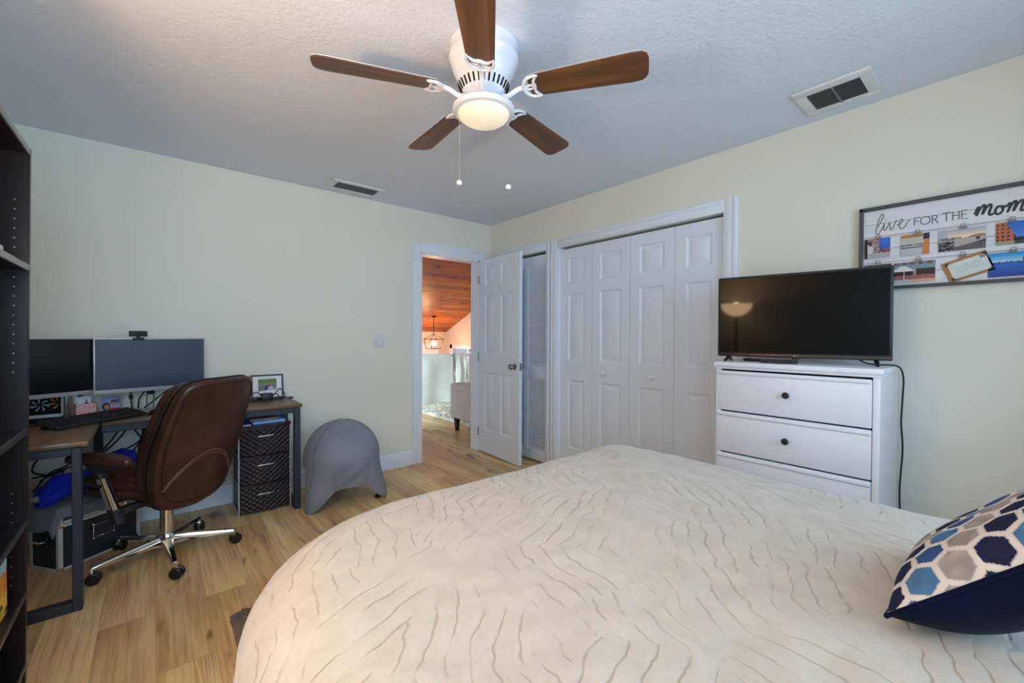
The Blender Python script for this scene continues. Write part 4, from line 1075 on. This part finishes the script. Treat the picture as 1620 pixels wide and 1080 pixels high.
# keyboard, mouse, small things on the desk
kb = thing('keyboard', 'black full-size keyboard lying across the corner of the desk', 'keyboard', (-.245, 3.262, DZT + .003), rad(39.8), rx=rad(9))
KM = Matrix.Identity(4)
P().rbox(-.222, .222, -.068, .068, .0115, .026, .005).obj('body', M_BLACKM, kb)
random.seed(3); keys = P(); M_KEY = plain('dark_keycaps', S(30, 31, 32), .5)
for r_ in range(6):
    y = -.054 + r_ * .0205; x = -.212
    while x < .205:
        w = .0165
        if r_ == 0 and -.13 < x < -.02: w = .10
        if abs(x - .083) < .008: x = .098; continue
        keys.add([(x, y, .026), (x + w, y, .026), (x + w, y + .0165, .026), (x, y + .0165, .026), (x + .002, y + .002, .034), (x + w - .002, y + .002, .034), (x + w - .002, y + .0145, .034), (x + .002, y + .0145, .034)],
                 [(4, 5, 6, 7), (0, 1, 5, 4), (1, 2, 6, 5), (2, 3, 7, 6), (3, 0, 4, 7)])
        x += w + .0024
ko = keys.obj('keys', M_KEY, kb, 0); ko['kind'] = 'stuff'
for x in (-.19, .19): P().box(x - .012, x + .012, .052, .066, -.012 if x else 0, .012).obj('tilt_foot', M_BLACK, kb, 0)
ms = thing('mouse', 'black computer mouse on the desk right of the keyboard', 'mouse', (.025, 3.345, DZT), rad(60))
def mouse_f(u, v):
    a = 2 * PI * u; x, y = sup(a, .034, .058, 2.4); h = math.sin(v * PI / 2); k = math.cos(v * PI / 2) ** .5 if v < .999 else 0
    return (x * k, y * k, .001 + (.036 - .10 * abs(y * k) * (1 if y > 0 else .5)) * h * (.9 + .1 * math.cos(a)))
P().grid(mouse_f, 32, 12, cu=True).obj('body', M_BLACKM, ms, 80)
P().rbox(-.003, .003, -.042, -.022, .024, .034, .002).obj('scroll_wheel', M_BLACK, ms)
dk = thing('mobile_phone', 'flat dark blue gadget lying on the desk between bookcase and keyboard', 'phone', (-.545, 3.335, DZT), rad(14))
P().rbox(-.085, .085, -.042, .042, 0, .014, .004).obj('body', plain('dark_blue_case', S(24, 30, 72), .35), dk)
P().rbox(-.079, .079, -.037, .037, .0135, .0150, .0006, 1).obj('screen', M_TVSCREEN, dk)
cable([(.02, 3.56, .766), (.05, 3.53, .776), (.10, 3.55, .768), (.09, 3.60, .780), (.04, 3.61, .773), (.03, 3.575, .783), (.08, 3.54, .780), (.125, 3.58, .757)], 'small coil of black cable on the desk behind the mouse', r=.006, name='coiled_cable')

# cables behind and under the desk
c1 = thing('display_cable', 'black display cable with ferrite lump hanging below the wide monitor, leftmost of three', 'cable', (-.11, 3.60, .75))
P().tube([(-.112, 3.55, .96), (-.113, 3.60, .885), (-.112, 3.605, .845), (-.110, 3.605, .80), (-.106, 3.60, .763)], .0042, 8, 6).obj('wire', M_CABLE, c1, world=True)
P().cyl((-.113, 3.605, .852), (-.112, 3.605, .824), .0095, n=12).obj('ferrite_bead', M_BLACK, c1, world=True)
cable([(-.02, 3.55, .95), (-.044, 3.60, .876), (-.070, 3.605, .828), (-.077, 3.605, .79), (-.077, 3.60, .763)], 'black cable bent below the wide monitor, left of its stand', r=.0042)
cable([(.12, 3.56, .95), (.078, 3.60, .880), (.03, 3.605, .835), (-.022, 3.60, .786), (-.05, 3.61, .763)], 'black cable running diagonally behind the wide monitor stand', r=.0042)
GU = 'cables under the desk'
under = [[(-.18, 3.67, .70), (-.181, 3.675, .612), (-.238, 3.68, .522), (-.30, 3.68, .45), (-.362, 3.68, .466), (-.415, 3.68, .434), (-.477, 3.68, .406), (-.542, 3.68, .31)],
 [(-.13, 3.67, .70), (-.142, 3.675, .614), (-.224, 3.68, .511), (-.33, 3.68, .44), (-.40, 3.68, .425), (-.454, 3.68, .40), (-.548, 3.68, .39)],
 [(-.06, 3.67, .69), (-.069, 3.67, .546), (-.166, 3.675, .481), (-.25, 3.68, .44)],
 [(-.03, 3.67, .69), (-.051, 3.67, .605), (-.08, 3.675, .52), (-.16, 3.675, .428), (-.23, 3.68, .41)],
 [(-.10, 3.67, .69), (-.10, 3.672, .62), (-.06, 3.675, .54), (-.034, 3.675, .446), (-.061, 3.675, .347), (-.09, 3.67, .25)],
 [(-.02, 3.67, .69), (-.03, 3.672, .593), (-.076, 3.67, .50), (-.082, 3.67, .393), (-.116, 3.67, .30), (-.13, 3.66, .2)],
 [(0, 3.67, .69), (-.005, 3.67, .60), (-.032, 3.672, .528), (-.07, 3.67, .472), (-.101, 3.668, .355), (-.10, 3.66, .22)],
 [(-.045, 3.66, .69), (-.06, 3.66, .573), (-.065, 3.66, .50), (-.116, 3.66, .358), (-.14, 3.65, .24)],
 [(-.46, 3.67, .60), (-.548, 3.68, .442), (-.479, 3.68, .391), (-.436, 3.68, .385), (-.42, 3.68, .415), (-.46, 3.68, .402), (-.52, 3.68, .36)]]
for k_, u_ in enumerate(under): cable([(q[0], 3.682 + .0095 * (k_ % 3), min(q[2], .682)) for q in u_], 'black cable tangled against the wall under the desk', GU, r=.0046)

# framed photo and hub at the right end of the desk
pf = thing('framed_photo', 'black framed photo with white mat leaning on wall at right end of desk', 'picture frame', (.660, 3.655, DZT + .001), 0, rx=rad(-9))
fw, fh = .108, .182
p = P()
for a, b, c, d in ((-fw, fw, 0, .011), (-fw, fw, fh - .011, fh), (-fw, -fw + .011, 0, fh), (fw - .011, fw, 0, fh)): p.rbox(a, b, -.012, .004, c, d, .0015, 1)
p.obj('frame', M_BLACK, pf)
def pframe(u, v):
    x = (u - .19) / .62; z = (v - .30) / .56
    if not (0 < x < 1 and 0 < z < 1): return (236, 237, 240)
    n = nz(x, z, 14, 40)
    if math.hypot((x - .40), (z - .22) * .8) < .13: return (40, 46, 130)
    if math.hypot((x - .66), (z - .22) * .8) < .14 or (abs(x - .62) < .36 and z < .16): return (220, 222, 232) if n > -.15 else (60, 66, 150)
    if (abs(x - .50) < .06 or abs(x - .63) < .05) and .3 < z < .62: return (170, 110, 90) if z > .45 else (110, 40, 40)
    if z < .68: return (150, 146, 132) if (z * 9) % 1 < .45 else (96, 104, 84)
    return (90 + 60 * n, 130 + 60 * n, 66 + 40 * n)
picture(2 * fw - .018, fh - .018, 90, 76, pframe, .003, 'print', parent=pf, M=T(-fw + .009, -.006, .009))
p = P()
def cs(pts): p.tube([(x, -.0066, z) for x, z in pts], .0014, 6, 5, flat=(0, 1, 0))
cs([(-.030, .030), (-.022, .046), (-.026, .048), (-.031, .030), (-.036, .018), (-.028, .020), (-.020, .019)])
cs([(-.010, .028), (-.016, .022), (-.010, .018), (-.005, .023), (-.010, .028), (-.002, .027)]); cs([(-.002, .028), (.002, .019), (.008, .029)]); cs([(.010, .023), (.018, .026), (.014, .030), (.010, .024), (.015, .018), (.024, .022)])
p.obj('script_caption', M_BLACK, pf)
hb = thing('cable_hub', 'small black electronic hub with wires in front of the framed photo', 'hub', (.640, 3.575, DZT), rad(4))
P().rbox(-.036, .036, -.022, .022, 0, .052, .004).obj('body', M_BLACK, hb)
hw = P()
for q in ([(-.03, 0, .03), (-.06, .01, .062), (-.10, 0, .05), (-.125, -.01, .012), (-.09, -.03, .006), (-.02, -.04, .006)], [(.03, 0, .02), (.06, .005, .05), (.09, .01, .078), (.115, .005, .05), (.12, -.005, .02), (.09, -.02, .006), (.03, -.035, .006)],
          [(-.03, .0, .015), (-.08, -.02, .03), (-.14, -.01, .012), (-.19, -.02, .006)], [(.03, 0, .04), (.07, .0, .04), (.085, -.01, .012), (.14, -.005, .010), (.165, -.02, .006)]): hw.tube(q, .0038, 7, 6)
hw.obj('wires', M_CABLE, hb)
P().rbox(.145, .175, -.028, -.014, 0, .014, .003).rbox(-.10, -.075, -.028, -.010, 0, .016, .003).obj('plug', M_BLACK, hb)

# ------------------------------------------------------------ woven drawer tower and what lies on it
TX, TY = .592, 3.36
dt = thing('drawer_tower', 'three-drawer dark woven plastic tower under the right end of desk', 'drawer unit', (TX, TY, 0))
hw_ = .158
for i in range(3):
    z0, z1 = .016 + .196 * i, .016 + .196 * i + .188
    def front(bulge=.018, a=-hw_ + .006, b=hw_ - .006):
        return [(a + (b - a) * k / 16, -bulge * math.sin(PI * k / 16)) for k in range(17)]
    pl = front() + [(hw_ - .006, .285), (-hw_ + .006, .285)]
    d = P().prism(pl, z0, z1).obj('drawer', M_WEAVE, dt, 30)
    P().prism([(x, y - .002) for x, y in front()] + [(hw_ - .006, .01), (-hw_ + .006, .01)], z1 - .012, z1 + .001).obj('drawer_rim', M_BROWNPL, d, 30)
    P().rbox(-.050, .050, -.0245, -.018, .535 - .2 * (2 - i) - .004, .535 - .2 * (2 - i) + .004, .0025, 2).obj('handle', M_STEEL, d)
for sx in (-1, 1):
    p = P()
    for y in (.006, .285): p.rbox(sx * hw_ - .004, sx * hw_ + .004, y - .005, y + .005, 0, .60, .002)
    for z in (.02, .205, .40): p.cyl((sx * hw_, .006, z), (sx * hw_, .285, z), .004, n=8)
    p.obj('side_frame', plain('pale_grey_plastic_frame', S(186, 190, 198), .4), dt)
P().prism([(-hw_ - .006, 0)] + [(x, y - .012) for x, y in [(-hw_ - .006 + (2 * hw_ + .009) * k / 16, -.016 * math.sin(PI * k / 16)) for k in range(17)]] + [(hw_ + .003, 0), (hw_ + .003, .295), (-hw_ - .006, .295)], .600, .612).obj('lid', M_BROWNPL, dt, 30)
GT = 'things on the drawer tower'
o = thing('folder_box', 'light blue folder box lying on top of the woven drawer tower', 'folder', (.615, 3.46, .613), rad(3)); P().rbox(-.10, .105, -.08, .09, 0, .020, .003).obj('cover', plain('light_blue_card', S(120, 178, 240), .6), o)
P().rbox(-.094, .101, -.0815, .05, .003, .017, .001, 1).obj('page_edges', plain('pale_blue_pages', S(150, 196, 244), .7), o)
o = thing('paper_stack', 'tan and white papers between blue folder and black bag on the drawer tower', 'papers', (.60, 3.50, .634), rad(-6))
p = P()
for k in range(4): p.rbox(-.10 + .01 * k, .08 + .008 * (k % 2), -.09 + .01 * (k % 3), .09, .0022 * k, .0022 * k + .0018, .0004, 1, RZ(rad(3 * k - 4)))
p.obj('sheets', plain('tan_paper', S(206, 182, 160), .8), o, 0)
def blob(p, c, rx, ry, rz, amp, seed, fr=6, rot=0, n=(48, 24), flatb=None, e=2.0):
    c = Vector(c); R = RZ(rot)
    def f(u, v):
        a = 2 * PI * u; b = PI * (v - .5); cb = abs(math.cos(b)) ** (2 / e) if e != 2 else math.cos(b)
        x, y = sup(a, 1, 1, e); z = math.copysign(abs(math.sin(b)) ** (2 / e), math.sin(b))
        q = Vector((x * cb * rx, y * cb * ry, z * rz)); d = q.normalized() * (amp * (mnoise.noise(q * fr + Vector((seed, seed, 0))) + .5 * mnoise.noise(q * fr * 2.3 + Vector((0, seed, seed)))))
        q = c + R @ (q + d)
        if flatb is not None and q.z < flatb: q.z = flatb
        return q
    return p.grid(f, n[0], n[1], cu=True)
o = blob(P(), (.60, 3.50, .670), .125, .085, .026, .016, 3, 12, n=(48, 20), flatb=.6435).obj('black_pouch', fabric('black_nylon', S(20, 20, 24), S(10, 10, 12), 60, .2, .05, .7), smooth=80); tag(o, 'flat black pouch on top of the papers on the drawer tower', 'pouch')
o = thing('navy_wallet', 'navy pouch on the left edge of the drawer tower top beside the folder', 'pouch', (.477, 3.47, .613), rad(4)); P().rbox(-.030, .030, -.05, .09, 0, .036, .012, 3).obj('body', fabric('navy_canvas', S(22, 28, 84), S(14, 18, 60), 80), o)
o = thing('folded_paper', 'white folded sheet on the front left corner of the drawer tower', 'paper', (.476, 3.378, .613), rad(5)); P().rbox(-.026, .030, -.020, .030, 0, .006, .001, 1).obj('sheet', MC['white_paper'], o)

# ------------------------------------------------------------ fabric-covered ball chair (three feet)
bc = thing('ball_chair', 'grey fabric-covered exercise ball chair on three feet against the back wall', 'ball chair', (1.085, 3.27, 0))
RB, ZC = .268, .332; F0 = rad(-152)
def ball_f(u, v):
    a = 2 * PI * u; w = ((1 + math.cos(3 * (a - F0))) / 2); wf = w ** 2.8; w1 = w ** 1.5
    if v < .5:
        b = PI / 2 * (1 - v / .5); k = 1 + .012 * (w - .5) * math.cos(b); r = RB * math.cos(b) * k; z = ZC + RB * math.sin(b)
    else:
        t_ = (v - .5) / .5; ze = .145 * (1 - wf) ** 1.3 + .004; z = ZC + (ze - ZC) * t_
        rb_in = .235 - .0 * w; rb = rb_in + (.325 - rb_in) * wf; s_ = t_ * t_ * (3 - 2 * t_)
        pull = RB * math.cos(math.asin(min(1, (ZC - z) / RB * .82)))
        r = RB + (rb - RB) * s_ if wf > .3 else RB * (1 - s_) + rb * s_
        r += .010 * math.sin(9 * a + 8 * t_) * t_ * (1 - t_) * 2 * (1 - wf)
        crease = math.exp(-((w - .55) / .12) ** 2); r -= .020 * crease * t_ * (1.0 - .3 * t_)
    return (r * math.cos(a), r * math.sin(a), z)
P().grid(ball_f, 180, 70, cu=True).obj('fabric_cover', M_BALL, bc, 80)
se = P()
for k in range(3):
    a = F0 + k * 2 * PI / 3
    se.tube([Vector(ball_f((a / (2 * PI)) % 1, v)) * 1.002 for v in [.03 + .96 * i / 30 for i in range(31)]], .0022, 6)
se.obj('cover_seam', plain('grey_seam', S(92, 96, 108), .9), bc)
P().lathe([(0, .10)] + [(.215 * math.cos(PI * (k / 16 - .5)), ZC - .03 + .20 * math.sin(PI * (k / 16 - .5))) for k in range(1, 16)] + [(0, .52)], None, 40).obj('ball', plain('ball_under_shade', S(14, 14, 16), .8), bc, 80)  # ball coloured black to carry the shade under the cover
for k in range(3):
    a = F0 + k * 2 * PI / 3; P().lathe([(.022, 0), (.024, .012), (.018, .02), (0, .02)], T(.262 * math.cos(a), .262 * math.sin(a), 0), 16).obj('foot', M_BLACK, bc)

# ------------------------------------------------------------ office chair; local -Y is the way it faces
OC = thing('office_chair', 'brown leather swivel office chair on a chrome five-star base facing the desk corner', 'office chair', (.05, 3.04, 0), math.atan2(-.65, -.76))
for k in range(5):
    aw = rad(-85 + 72 * k) - OC.rotation_euler.z; c, s_ = math.cos(aw), math.sin(aw); M = RZ(aw)
    lg_ = P(); lv = []
    for x, hw2, zt_, zb_ in ((.030, .024, .118, .070), (.10, .021, .112, .074), (.22, .017, .098, .074), (.315, .013, .086, .072)):
        lv.append([(x, -hw2, zb_), (x, -hw2, zt_ - .012), (x, -hw2 * .6, zt_), (x, hw2 * .6, zt_), (x, hw2, zt_ - .012), (x, hw2, zb_)])
    lg_.rings(lv, M).obj('base_leg', M_CHROME, OC, 50)
    hd = rad([20, 65, -30, 110, 40][k]); cx, cy = .315 * c, .315 * s_
    st = P().cyl((cx, cy, .042), (cx, cy, .082), .008, n=10).rbox(-.014, .014, -.013, .022, .034, .058, .006, 2, T(cx, cy, 0) @ RZ(hd)).obj('caster_stem', M_CHROME, OC)
    for sg in (-1, 1):
        P().lathe([(0, -.008), (.024, -.008), (.029, -.004), (.029, .004), (.024, .009), (0, .010)], T(cx, cy, .0295) @ RZ(hd) @ T(sg * .015, .008, 0) @ Matrix.Rotation(sg * PI / 2, 4, 'Y'), 24).obj('caster_wheel', M_BLACK, st)
P().lathe([(.045, .062), (.045, .112), (.036, .128), (.0, .128)], None, 28).obj('base_hub', M_CHROME, OC)
P().lathe([(.030, .12), (.030, .30), (.024, .30), (.024, .40)], None, 28).obj('gas_column', M_CHROME, OC)
P().rbox(-.09, .09, -.10, .12, .345, .392, .010).obj('tilt_mechanism', M_BLACKM, OC)
P().cyl((-.09, .08, .365), (-.27, .09, .36), .006, n=10).cyl((-.26, .09, .36), (-.30, .09, .358), .013, n=14).obj('height_lever', M_BLACK, OC)
def slab(p, outline, levels_, deform=None, M=None):
    """padded slab: outline (list of 2D points) lofted through (inset, depth) levels, capped by shrinking rings"""
    n = len(outline); cx = sum(q[0] for q in outline) / n; cz = sum(q[1] for q in outline) / n
    nr = []
    for i in range(n):
        a, b = outline[i - 1], outline[(i + 1) % n]; t_ = Vector((b[0] - a[0], b[1] - a[1])).normalized(); nr.append((t_.y, -t_.x))
    def ring(ins, dep, sc=1):
        r = []
        for (x, z), (nx, nz_) in zip(outline, nr):
            x2, z2 = x - nx * ins, z - nz_ * ins; x2 = cx + (x2 - cx) * sc; z2 = cz + (z2 - cz) * sc
            v = Vector((x2, dep, z2)); r.append(deform(v) if deform else v)
        return r
    i0, d0 = levels_[0][:2]; i1, d1_ = levels_[-1][:2]; b0 = levels_[0][2] if len(levels_[0]) > 2 else 0; b1 = levels_[-1][2] if len(levels_[-1]) > 2 else 0
    rs = [ring(i0, d0 + b0 * (1 - s ** 2), s) for s in (.02, .2, .4, .6, .8, .92)] + [ring(l[0], l[1]) for l in levels_] + [ring(i1, d1_ + b1 * (1 - s ** 2), s) for s in (.92, .8, .6, .4, .2, .02)]
    return p.rings(rs, M)
def back_outline(w0, w1, w2, h, n=72, e=4.2):
    pts = []
    for i in range(n):
        a = 2 * PI * i / n; x, z = sup(a, 1, .5, e); v = z + .5
        w = w0 + (w1 - w0) * min(1, v / .42) if v < .42 else w1 + (w2 - w1) * (v - .42) / .58
        zz_ = z * h + h / 2
        if v < .5: zz_ -= (1 - x * x) * .045 * (1 - v * 2)
        pts.append((x * w, zz_))
    return pts
def lean(v):
    z = v.z; y = v.y + .155 + .172 * (z / .56 if z < 0 else (z / .56) ** 1.15) - .05 * (v.x / .26) ** 2
    return Vector((v.x, y, z + .352))
BO = back_outline(.215, .262, .226, .640, e=6.5)
slab(P(), BO, [(.04, -.085, -.016), (.014, -.082), (.0, -.066), (.0, -.022), (.012, -.006), (.024, 0)], lean).obj('back_cushion', M_LEATHER, OC, 60)
BO2 = back_outline(.222, .270, .234, .653, e=6.5)
slab(P(), [(x, z - .006) for x, z in BO2], [(.024, -.004), (.006, .004), (.0, .020), (.0, .046), (.010, .056), (.024, .060), (.036, .060, .006)], lean).obj('back_shell', M_LEATHER, OC, 60)
st = P()
st.tube([lean(Vector((x, .0635 - .004 * abs(x) / .25, .040 + .215 * (1 - (x / .225) ** 2) ** .8))) for x in [-.205 + .41 * i / 24 for i in range(25)]], .005, 8)
st.tube([lean(Vector((x, .0635 - .004 * abs(x) / .25, .026 + .213 * (1 - (x / .225) ** 2) ** .8))) for x in [-.20 + .40 * i / 24 for i in range(25)]], .004, 8)
st.obj('back_piping', M_STITCH, OC)
sm = P()
ins = [(x * .885, .325 + (z - .325) * .91) for x, z in BO2]
sm.tube([lean(Vector((x, .0612, z))) for x, z in ins + [ins[0]]], .0028, 6)
sm.obj('back_seam', M_SEAM, OC)
sm = P(); sm.tube([lean(Vector((x, .004, z - .003))) for x, z in BO2 + [BO2[0]]], .006, 6); sm.obj('side_seam', M_SEAM, OC)
def seat_out(w, d, n=64, e=3.6): return [sup(2 * PI * i / n, w, d, e) for i in range(n)]
RXm = Matrix(((1, 0, 0, 0), (0, 0, 1, 0), (0, -1, 0, 0), (0, 0, 0, 1)))
def seat_def(v):   # slab frame: x, depth(y up), z(front-back)
    x, up, fb = v.x, v.y, v.z; drop = .03 * max(0, (-fb - .15) / .1) ** 2
    return Vector((x, fb - .075, up + .015 * (x / .26) ** 2 - drop))
slab(P(), seat_out(.245, .245), [(.02, .385), (.0, .395), (.0, .430), (.010, .438)], seat_def).obj('seat_base', M_LEATHER, OC, 60)
slab(P(), seat_out(.250, .245), [(.012, .438), (.0, .448), (-.002, .470), (.008, .492), (.035, .500, .016)], seat_def).obj('seat_cushion', M_LEATHER, OC, 60)
for sg in (1, -1):
    x = .335 * sg
    def arm(v): return Vector((x + v.x, v.z, .640 + v.y - .012 * (v.z / .18) ** 2 + .008 * v.z))
    slab(P(), seat_out(.042, .182, 56, 2.6), [(.012, -.022), (.0, -.012), (.0, .008), (.010, .018), (.018, .021, .003)], arm).obj('armrest_pad', M_LEATHER, OC, 60)
    ar = P().rings([[(x + a, b, .618) for a, b in seat_out(.030, .085, 32, 2.5)], [(x + a, b + .002, .600) for a, b in seat_out(.027, .060, 32, 2.5)], [(x + a, b + .006, .572) for a, b in seat_out(.024, .024, 32, 2.5)], [(x - sg * .004 + a, b + .010, .545) for a, b in seat_out(.024, .024, 32, 2.5)]]).obj('arm_bracket', M_BLACKM, OC)
    P().rings([[(x - sg * .004 + a, b + .010, .556) for a, b in seat_out(.021, .021, 32, 3)], [(x - sg * .034 + a, b + .045, .375) for a, b in seat_out(.021, .021, 32, 3)]]).obj('arm_post', M_CHROME, OC)
    P().rings([[(x - sg * .033 + a, b + .044, .385) for a, b in seat_out(.0245, .0245, 32, 3)], [(x - sg * .044 + a, b + .056, .315) for a, b in seat_out(.026, .026, 32, 3)]]).obj('arm_socket', M_BLACKM, OC)
    P().rbox(min(x - sg * .05, x - sg * .30), max(x - sg * .05, x - sg * .30), .03, .08, .352, .384, .006).obj('arm_support', M_BLACKM, OC)
    P().rbox(x + sg * .010, x + sg * .017, .008, .026, .500, .515, .002).obj('adjust_button', M_BLACK, OC)

# ------------------------------------------------------------ storage trunk under the desk with bag and cloth on it
tk = thing('storage_trunk', 'black storage trunk with aluminium edges on the floor under the desk', 'trunk', (-.382, 3.179, 0), math.atan2(.594, .804))
TW, TD, TH = .392, .215, .287
P().box(.004, TW - .004, .004, TD - .004, .004, .236).obj('body', M_TRUNK, tk, 0)
P().box(.004, TW - .004, .004, TD - .004, .243, TH - .003).obj('lid', M_TRUNK, tk, 0)
e = P(); w = .020
for x0_, x1_ in ((0, w), (TW - w, TW)):
    for y0_, y1_ in ((0, w), (TD - w, TD)): e.rbox(x0_, x1_, y0_, y1_, 0, TH, .002, 1)
for z0_, z1_ in ((0, .010), (.224, .2385), (.2415, .256), (TH - .012, TH)):
    e.rbox(0, TW, 0, .008, z0_, z1_, .001, 1).rbox(0, TW, TD - .008, TD, z0_, z1_, .001, 1).rbox(0, .008, 0, TD, z0_, z1_, .001, 1).rbox(TW - .008, TW, 0, TD, z0_, z1_, .001, 1)
e.obj('aluminium_edging', M_ALU, tk)
c = P()
for x0_ in (-.002, TW - .024):
    for y0_ in (-.002, TD - .024):
        for z0_, z1_ in ((-.0, .018), (.222, .258), (TH - .018, TH + .002)): c.rbox(x0_, x0_ + .026, y0_, y0_ + .026, z0_, z1_, .004)
c.obj('corner_caps', M_CHROME, tk)
P().rbox(.060, .092, -.008, .002, .206, .252, .003).rbox(.066, .086, -.013, -.006, .214, .238, .002).obj('latch', M_CHROME, tk)
P().rbox(TW - .10, TW - .068, -.008, .002, .206, .252, .003).obj('latch', M_CHROME, tk)
lh = P()
for a, b, c_, d_ in ((.150, .252, .108, .112), (.150, .252, .176, .180), (.150, .154, .108, .180), (.248, .252, .108, .180)): lh.rbox(a, b, -.003, .003, c_, d_, .001, 1)
for x, z in ((.152, .106), (.250, .106), (.152, .182), (.250, .182)): lh.lathe([(.006, 0), (0, .003)], T(x, -.002, z) @ Matrix.Rotation(PI / 2, 4, 'X'), 10)
lh.obj('label_holder', M_CHROME, tk)
P().rbox(-.010, .002, .075, .145, .110, .175, .006).obj('handle_plate', M_BLACK, tk)
P().tube([(-.010, .085, .150), (-.026, .09, .152), (-.028, .11, .152), (-.026, .13, .152), (-.010, .135, .150)], .006, 8, 5).obj('carry_handle', M_CHROME, tk)
# grey cloth draped over the left half of the trunk
MT = ROOTM[tk.name]
def cloth_f(u, v):
    x = -.035 + .27 * u; y = -.02 + .23 * v; z = TH + .006 + .034 * max(0, 1 - v * 3.0) * max(0, 1 - u * 1.1) * (.6 + .5 * math.sin(v * 7 + u * 5)) + .010 * (1 + mnoise.noise(Vector((u * 5, v * 5, 2))))
    ov = max(0, -x) + max(0, -y)
    if ov > 0: z -= ov * 2.6
    edge = .62 + .25 * math.sin(v * 3)
    return MT @ Vector((x, y, max(z, .19 if x < 0 or y < 0 else TH + .003)))
cl = P().grid(cloth_f, 50, 40).obj('grey_cloth', M_GREYCLOTH, smooth=80); tag(cl, 'crumpled grey cloth draped over the left end of the black trunk', 'cloth')
m_ = cl.modifiers.new('thickness', 'SOLIDIFY'); m_.thickness = .006; m_.offset = 1
bg = P()
def bag_f(u, v):
    a = 2 * PI * v; x = -.02 + .45 * u; k = math.sin(PI * min(1, max(0, u * .96 + .02))) ** .4
    c_ = Vector((x, .118 + .02 * math.sin(u * 5), TH + .078 + .115 * u + .012 * math.sin(u * 9)))
    n_ = mnoise.noise(Vector((u * 5, math.cos(a) * 1.3, math.sin(a) * 1.3))) * .020 + mnoise.noise(Vector((u * 13, math.cos(a) * 3, math.sin(a) * 3))) * .008
    q = MT @ (c_ + Vector((0, math.cos(a) * (.085 * k + n_), math.sin(a) * ((.070 + .012 * math.sin(u * 7 + 1)) * k + n_))))
    q.z = max(q.z, TH + .030) if u < .55 else max(q.z, TH + .004); return q
bo = P().grid(lambda u, v: bag_f(v, u), 48, 60, cu=True).obj('blue_bag', M_BLUEBAG, smooth=80); tag(bo, 'crumpled royal blue nylon bag heaped on the trunk behind the grey cloth', 'bag')
wp = blob(P(), MT @ Vector((.02, .16, TH + .075)), .035, .03, .025, .008, 9, 14, n=(24, 14)).obj('white_pouch', M_SHEET, smooth=80); tag(wp, 'small white bundle beside the blue bag on the trunk', 'bundle')

# ------------------------------------------------------------ bookcase at the left edge
bk = thing('bookcase', 'tall espresso-brown bookcase with grey sheen painted on shelf fronts at the left edge', 'bookcase', (-.352, 1.85, 0), 0, ry=rad(.75))
def bkx(x0, x1, y0, y1, z0, z1): return P().rbox(x0, x1, y0, y1, z0, z1, .0015, 1)
Ya, Yb = -.40, .405       # local y extent
bkx(-.345, 0, Yb - .022, Yb, 0, 1.885).obj('side_panel', M_ESP, bk)
bkx(-.345, 0, Ya, Ya + .022, 0, 1.885).obj('side_panel', M_ESP, bk)
bkx(-.350, -.343, Ya, Yb, 0, 1.88).obj('back_panel', M_ESP, bk)
M_EDGE = plain('edge_sheen_grey', S(150, 150, 152), .35, .2, .03); M_EDGED = plain('edge_sheen_dark', S(64, 62, 66), .3, .1, .03)  # window light glinting on the shelf edges, put into these greys
for i, (z, th) in enumerate(((1.862, .020), (1.455, .022), (.880, .022), (.555, .020), (.305, .020), (.05, .022))):
    s = bkx(-.343, -.004, Ya + .021, Yb - .021, z, z + th).obj('shelf', M_ESP, bk)
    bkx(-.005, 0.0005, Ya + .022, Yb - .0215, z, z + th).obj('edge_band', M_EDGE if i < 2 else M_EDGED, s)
bkx(-.02, -.008, Ya + .02, Yb - .02, 0, .05).obj('kick_board', M_ESP, bk)
pn = P()
for x in (-.035, -.30):
    for za, zb in ((.36, .53), (.58, .68), (1.10, 1.44), (1.50, 1.70)):
        z = za
        while z < zb:
            pn.lathe([(.0028, 0), (.0022, .0012), (0, .0014)], T(x, Yb - .0222, z) @ Matrix.Rotation(PI / 2, 4, 'X'), 8)
            z += .033
po = pn.obj('shelf_pin_holes', M_STEEL, bk); po['kind'] = 'stuff'
wb = thing('white_binder', 'white binder on the upper bookcase shelf at the left edge', 'binder', (-.395, 2.06, 1.487)); P().rbox(-.24, .03, -.16, .028, 0, .028, .004).obj('cover', M_WHITE, wb)
P().rbox(-.235, .026, -.155, .0285, .004, .024, .001, 1).obj('pages', MC['white_paper'], wb)
yb = thing('illustrated_book', 'yellow and orange picture book standing on a low bookcase shelf', 'book', (-.372, 2.045, .329), PI / 2 - rad(2))
def cover(u, v):
    n = nz(u, v, 7, 50)
    if v > .78 + .1 * n: return (176, 214, 232)
    if v > .42 + .2 * n: return (236, 140 + 50 * n, 52)
    return (246, 206 + 30 * n, 60) if n > -.25 else (90, 84, 30)
picture(.20, .185, 50, 46, cover, .001, 'cover', parent=yb, M=T(-.14, -.0008, 0))
P().box(-.14, .06, .0003, .012, 0.001, .184).obj('pages', MC['white_paper'], yb, 0)
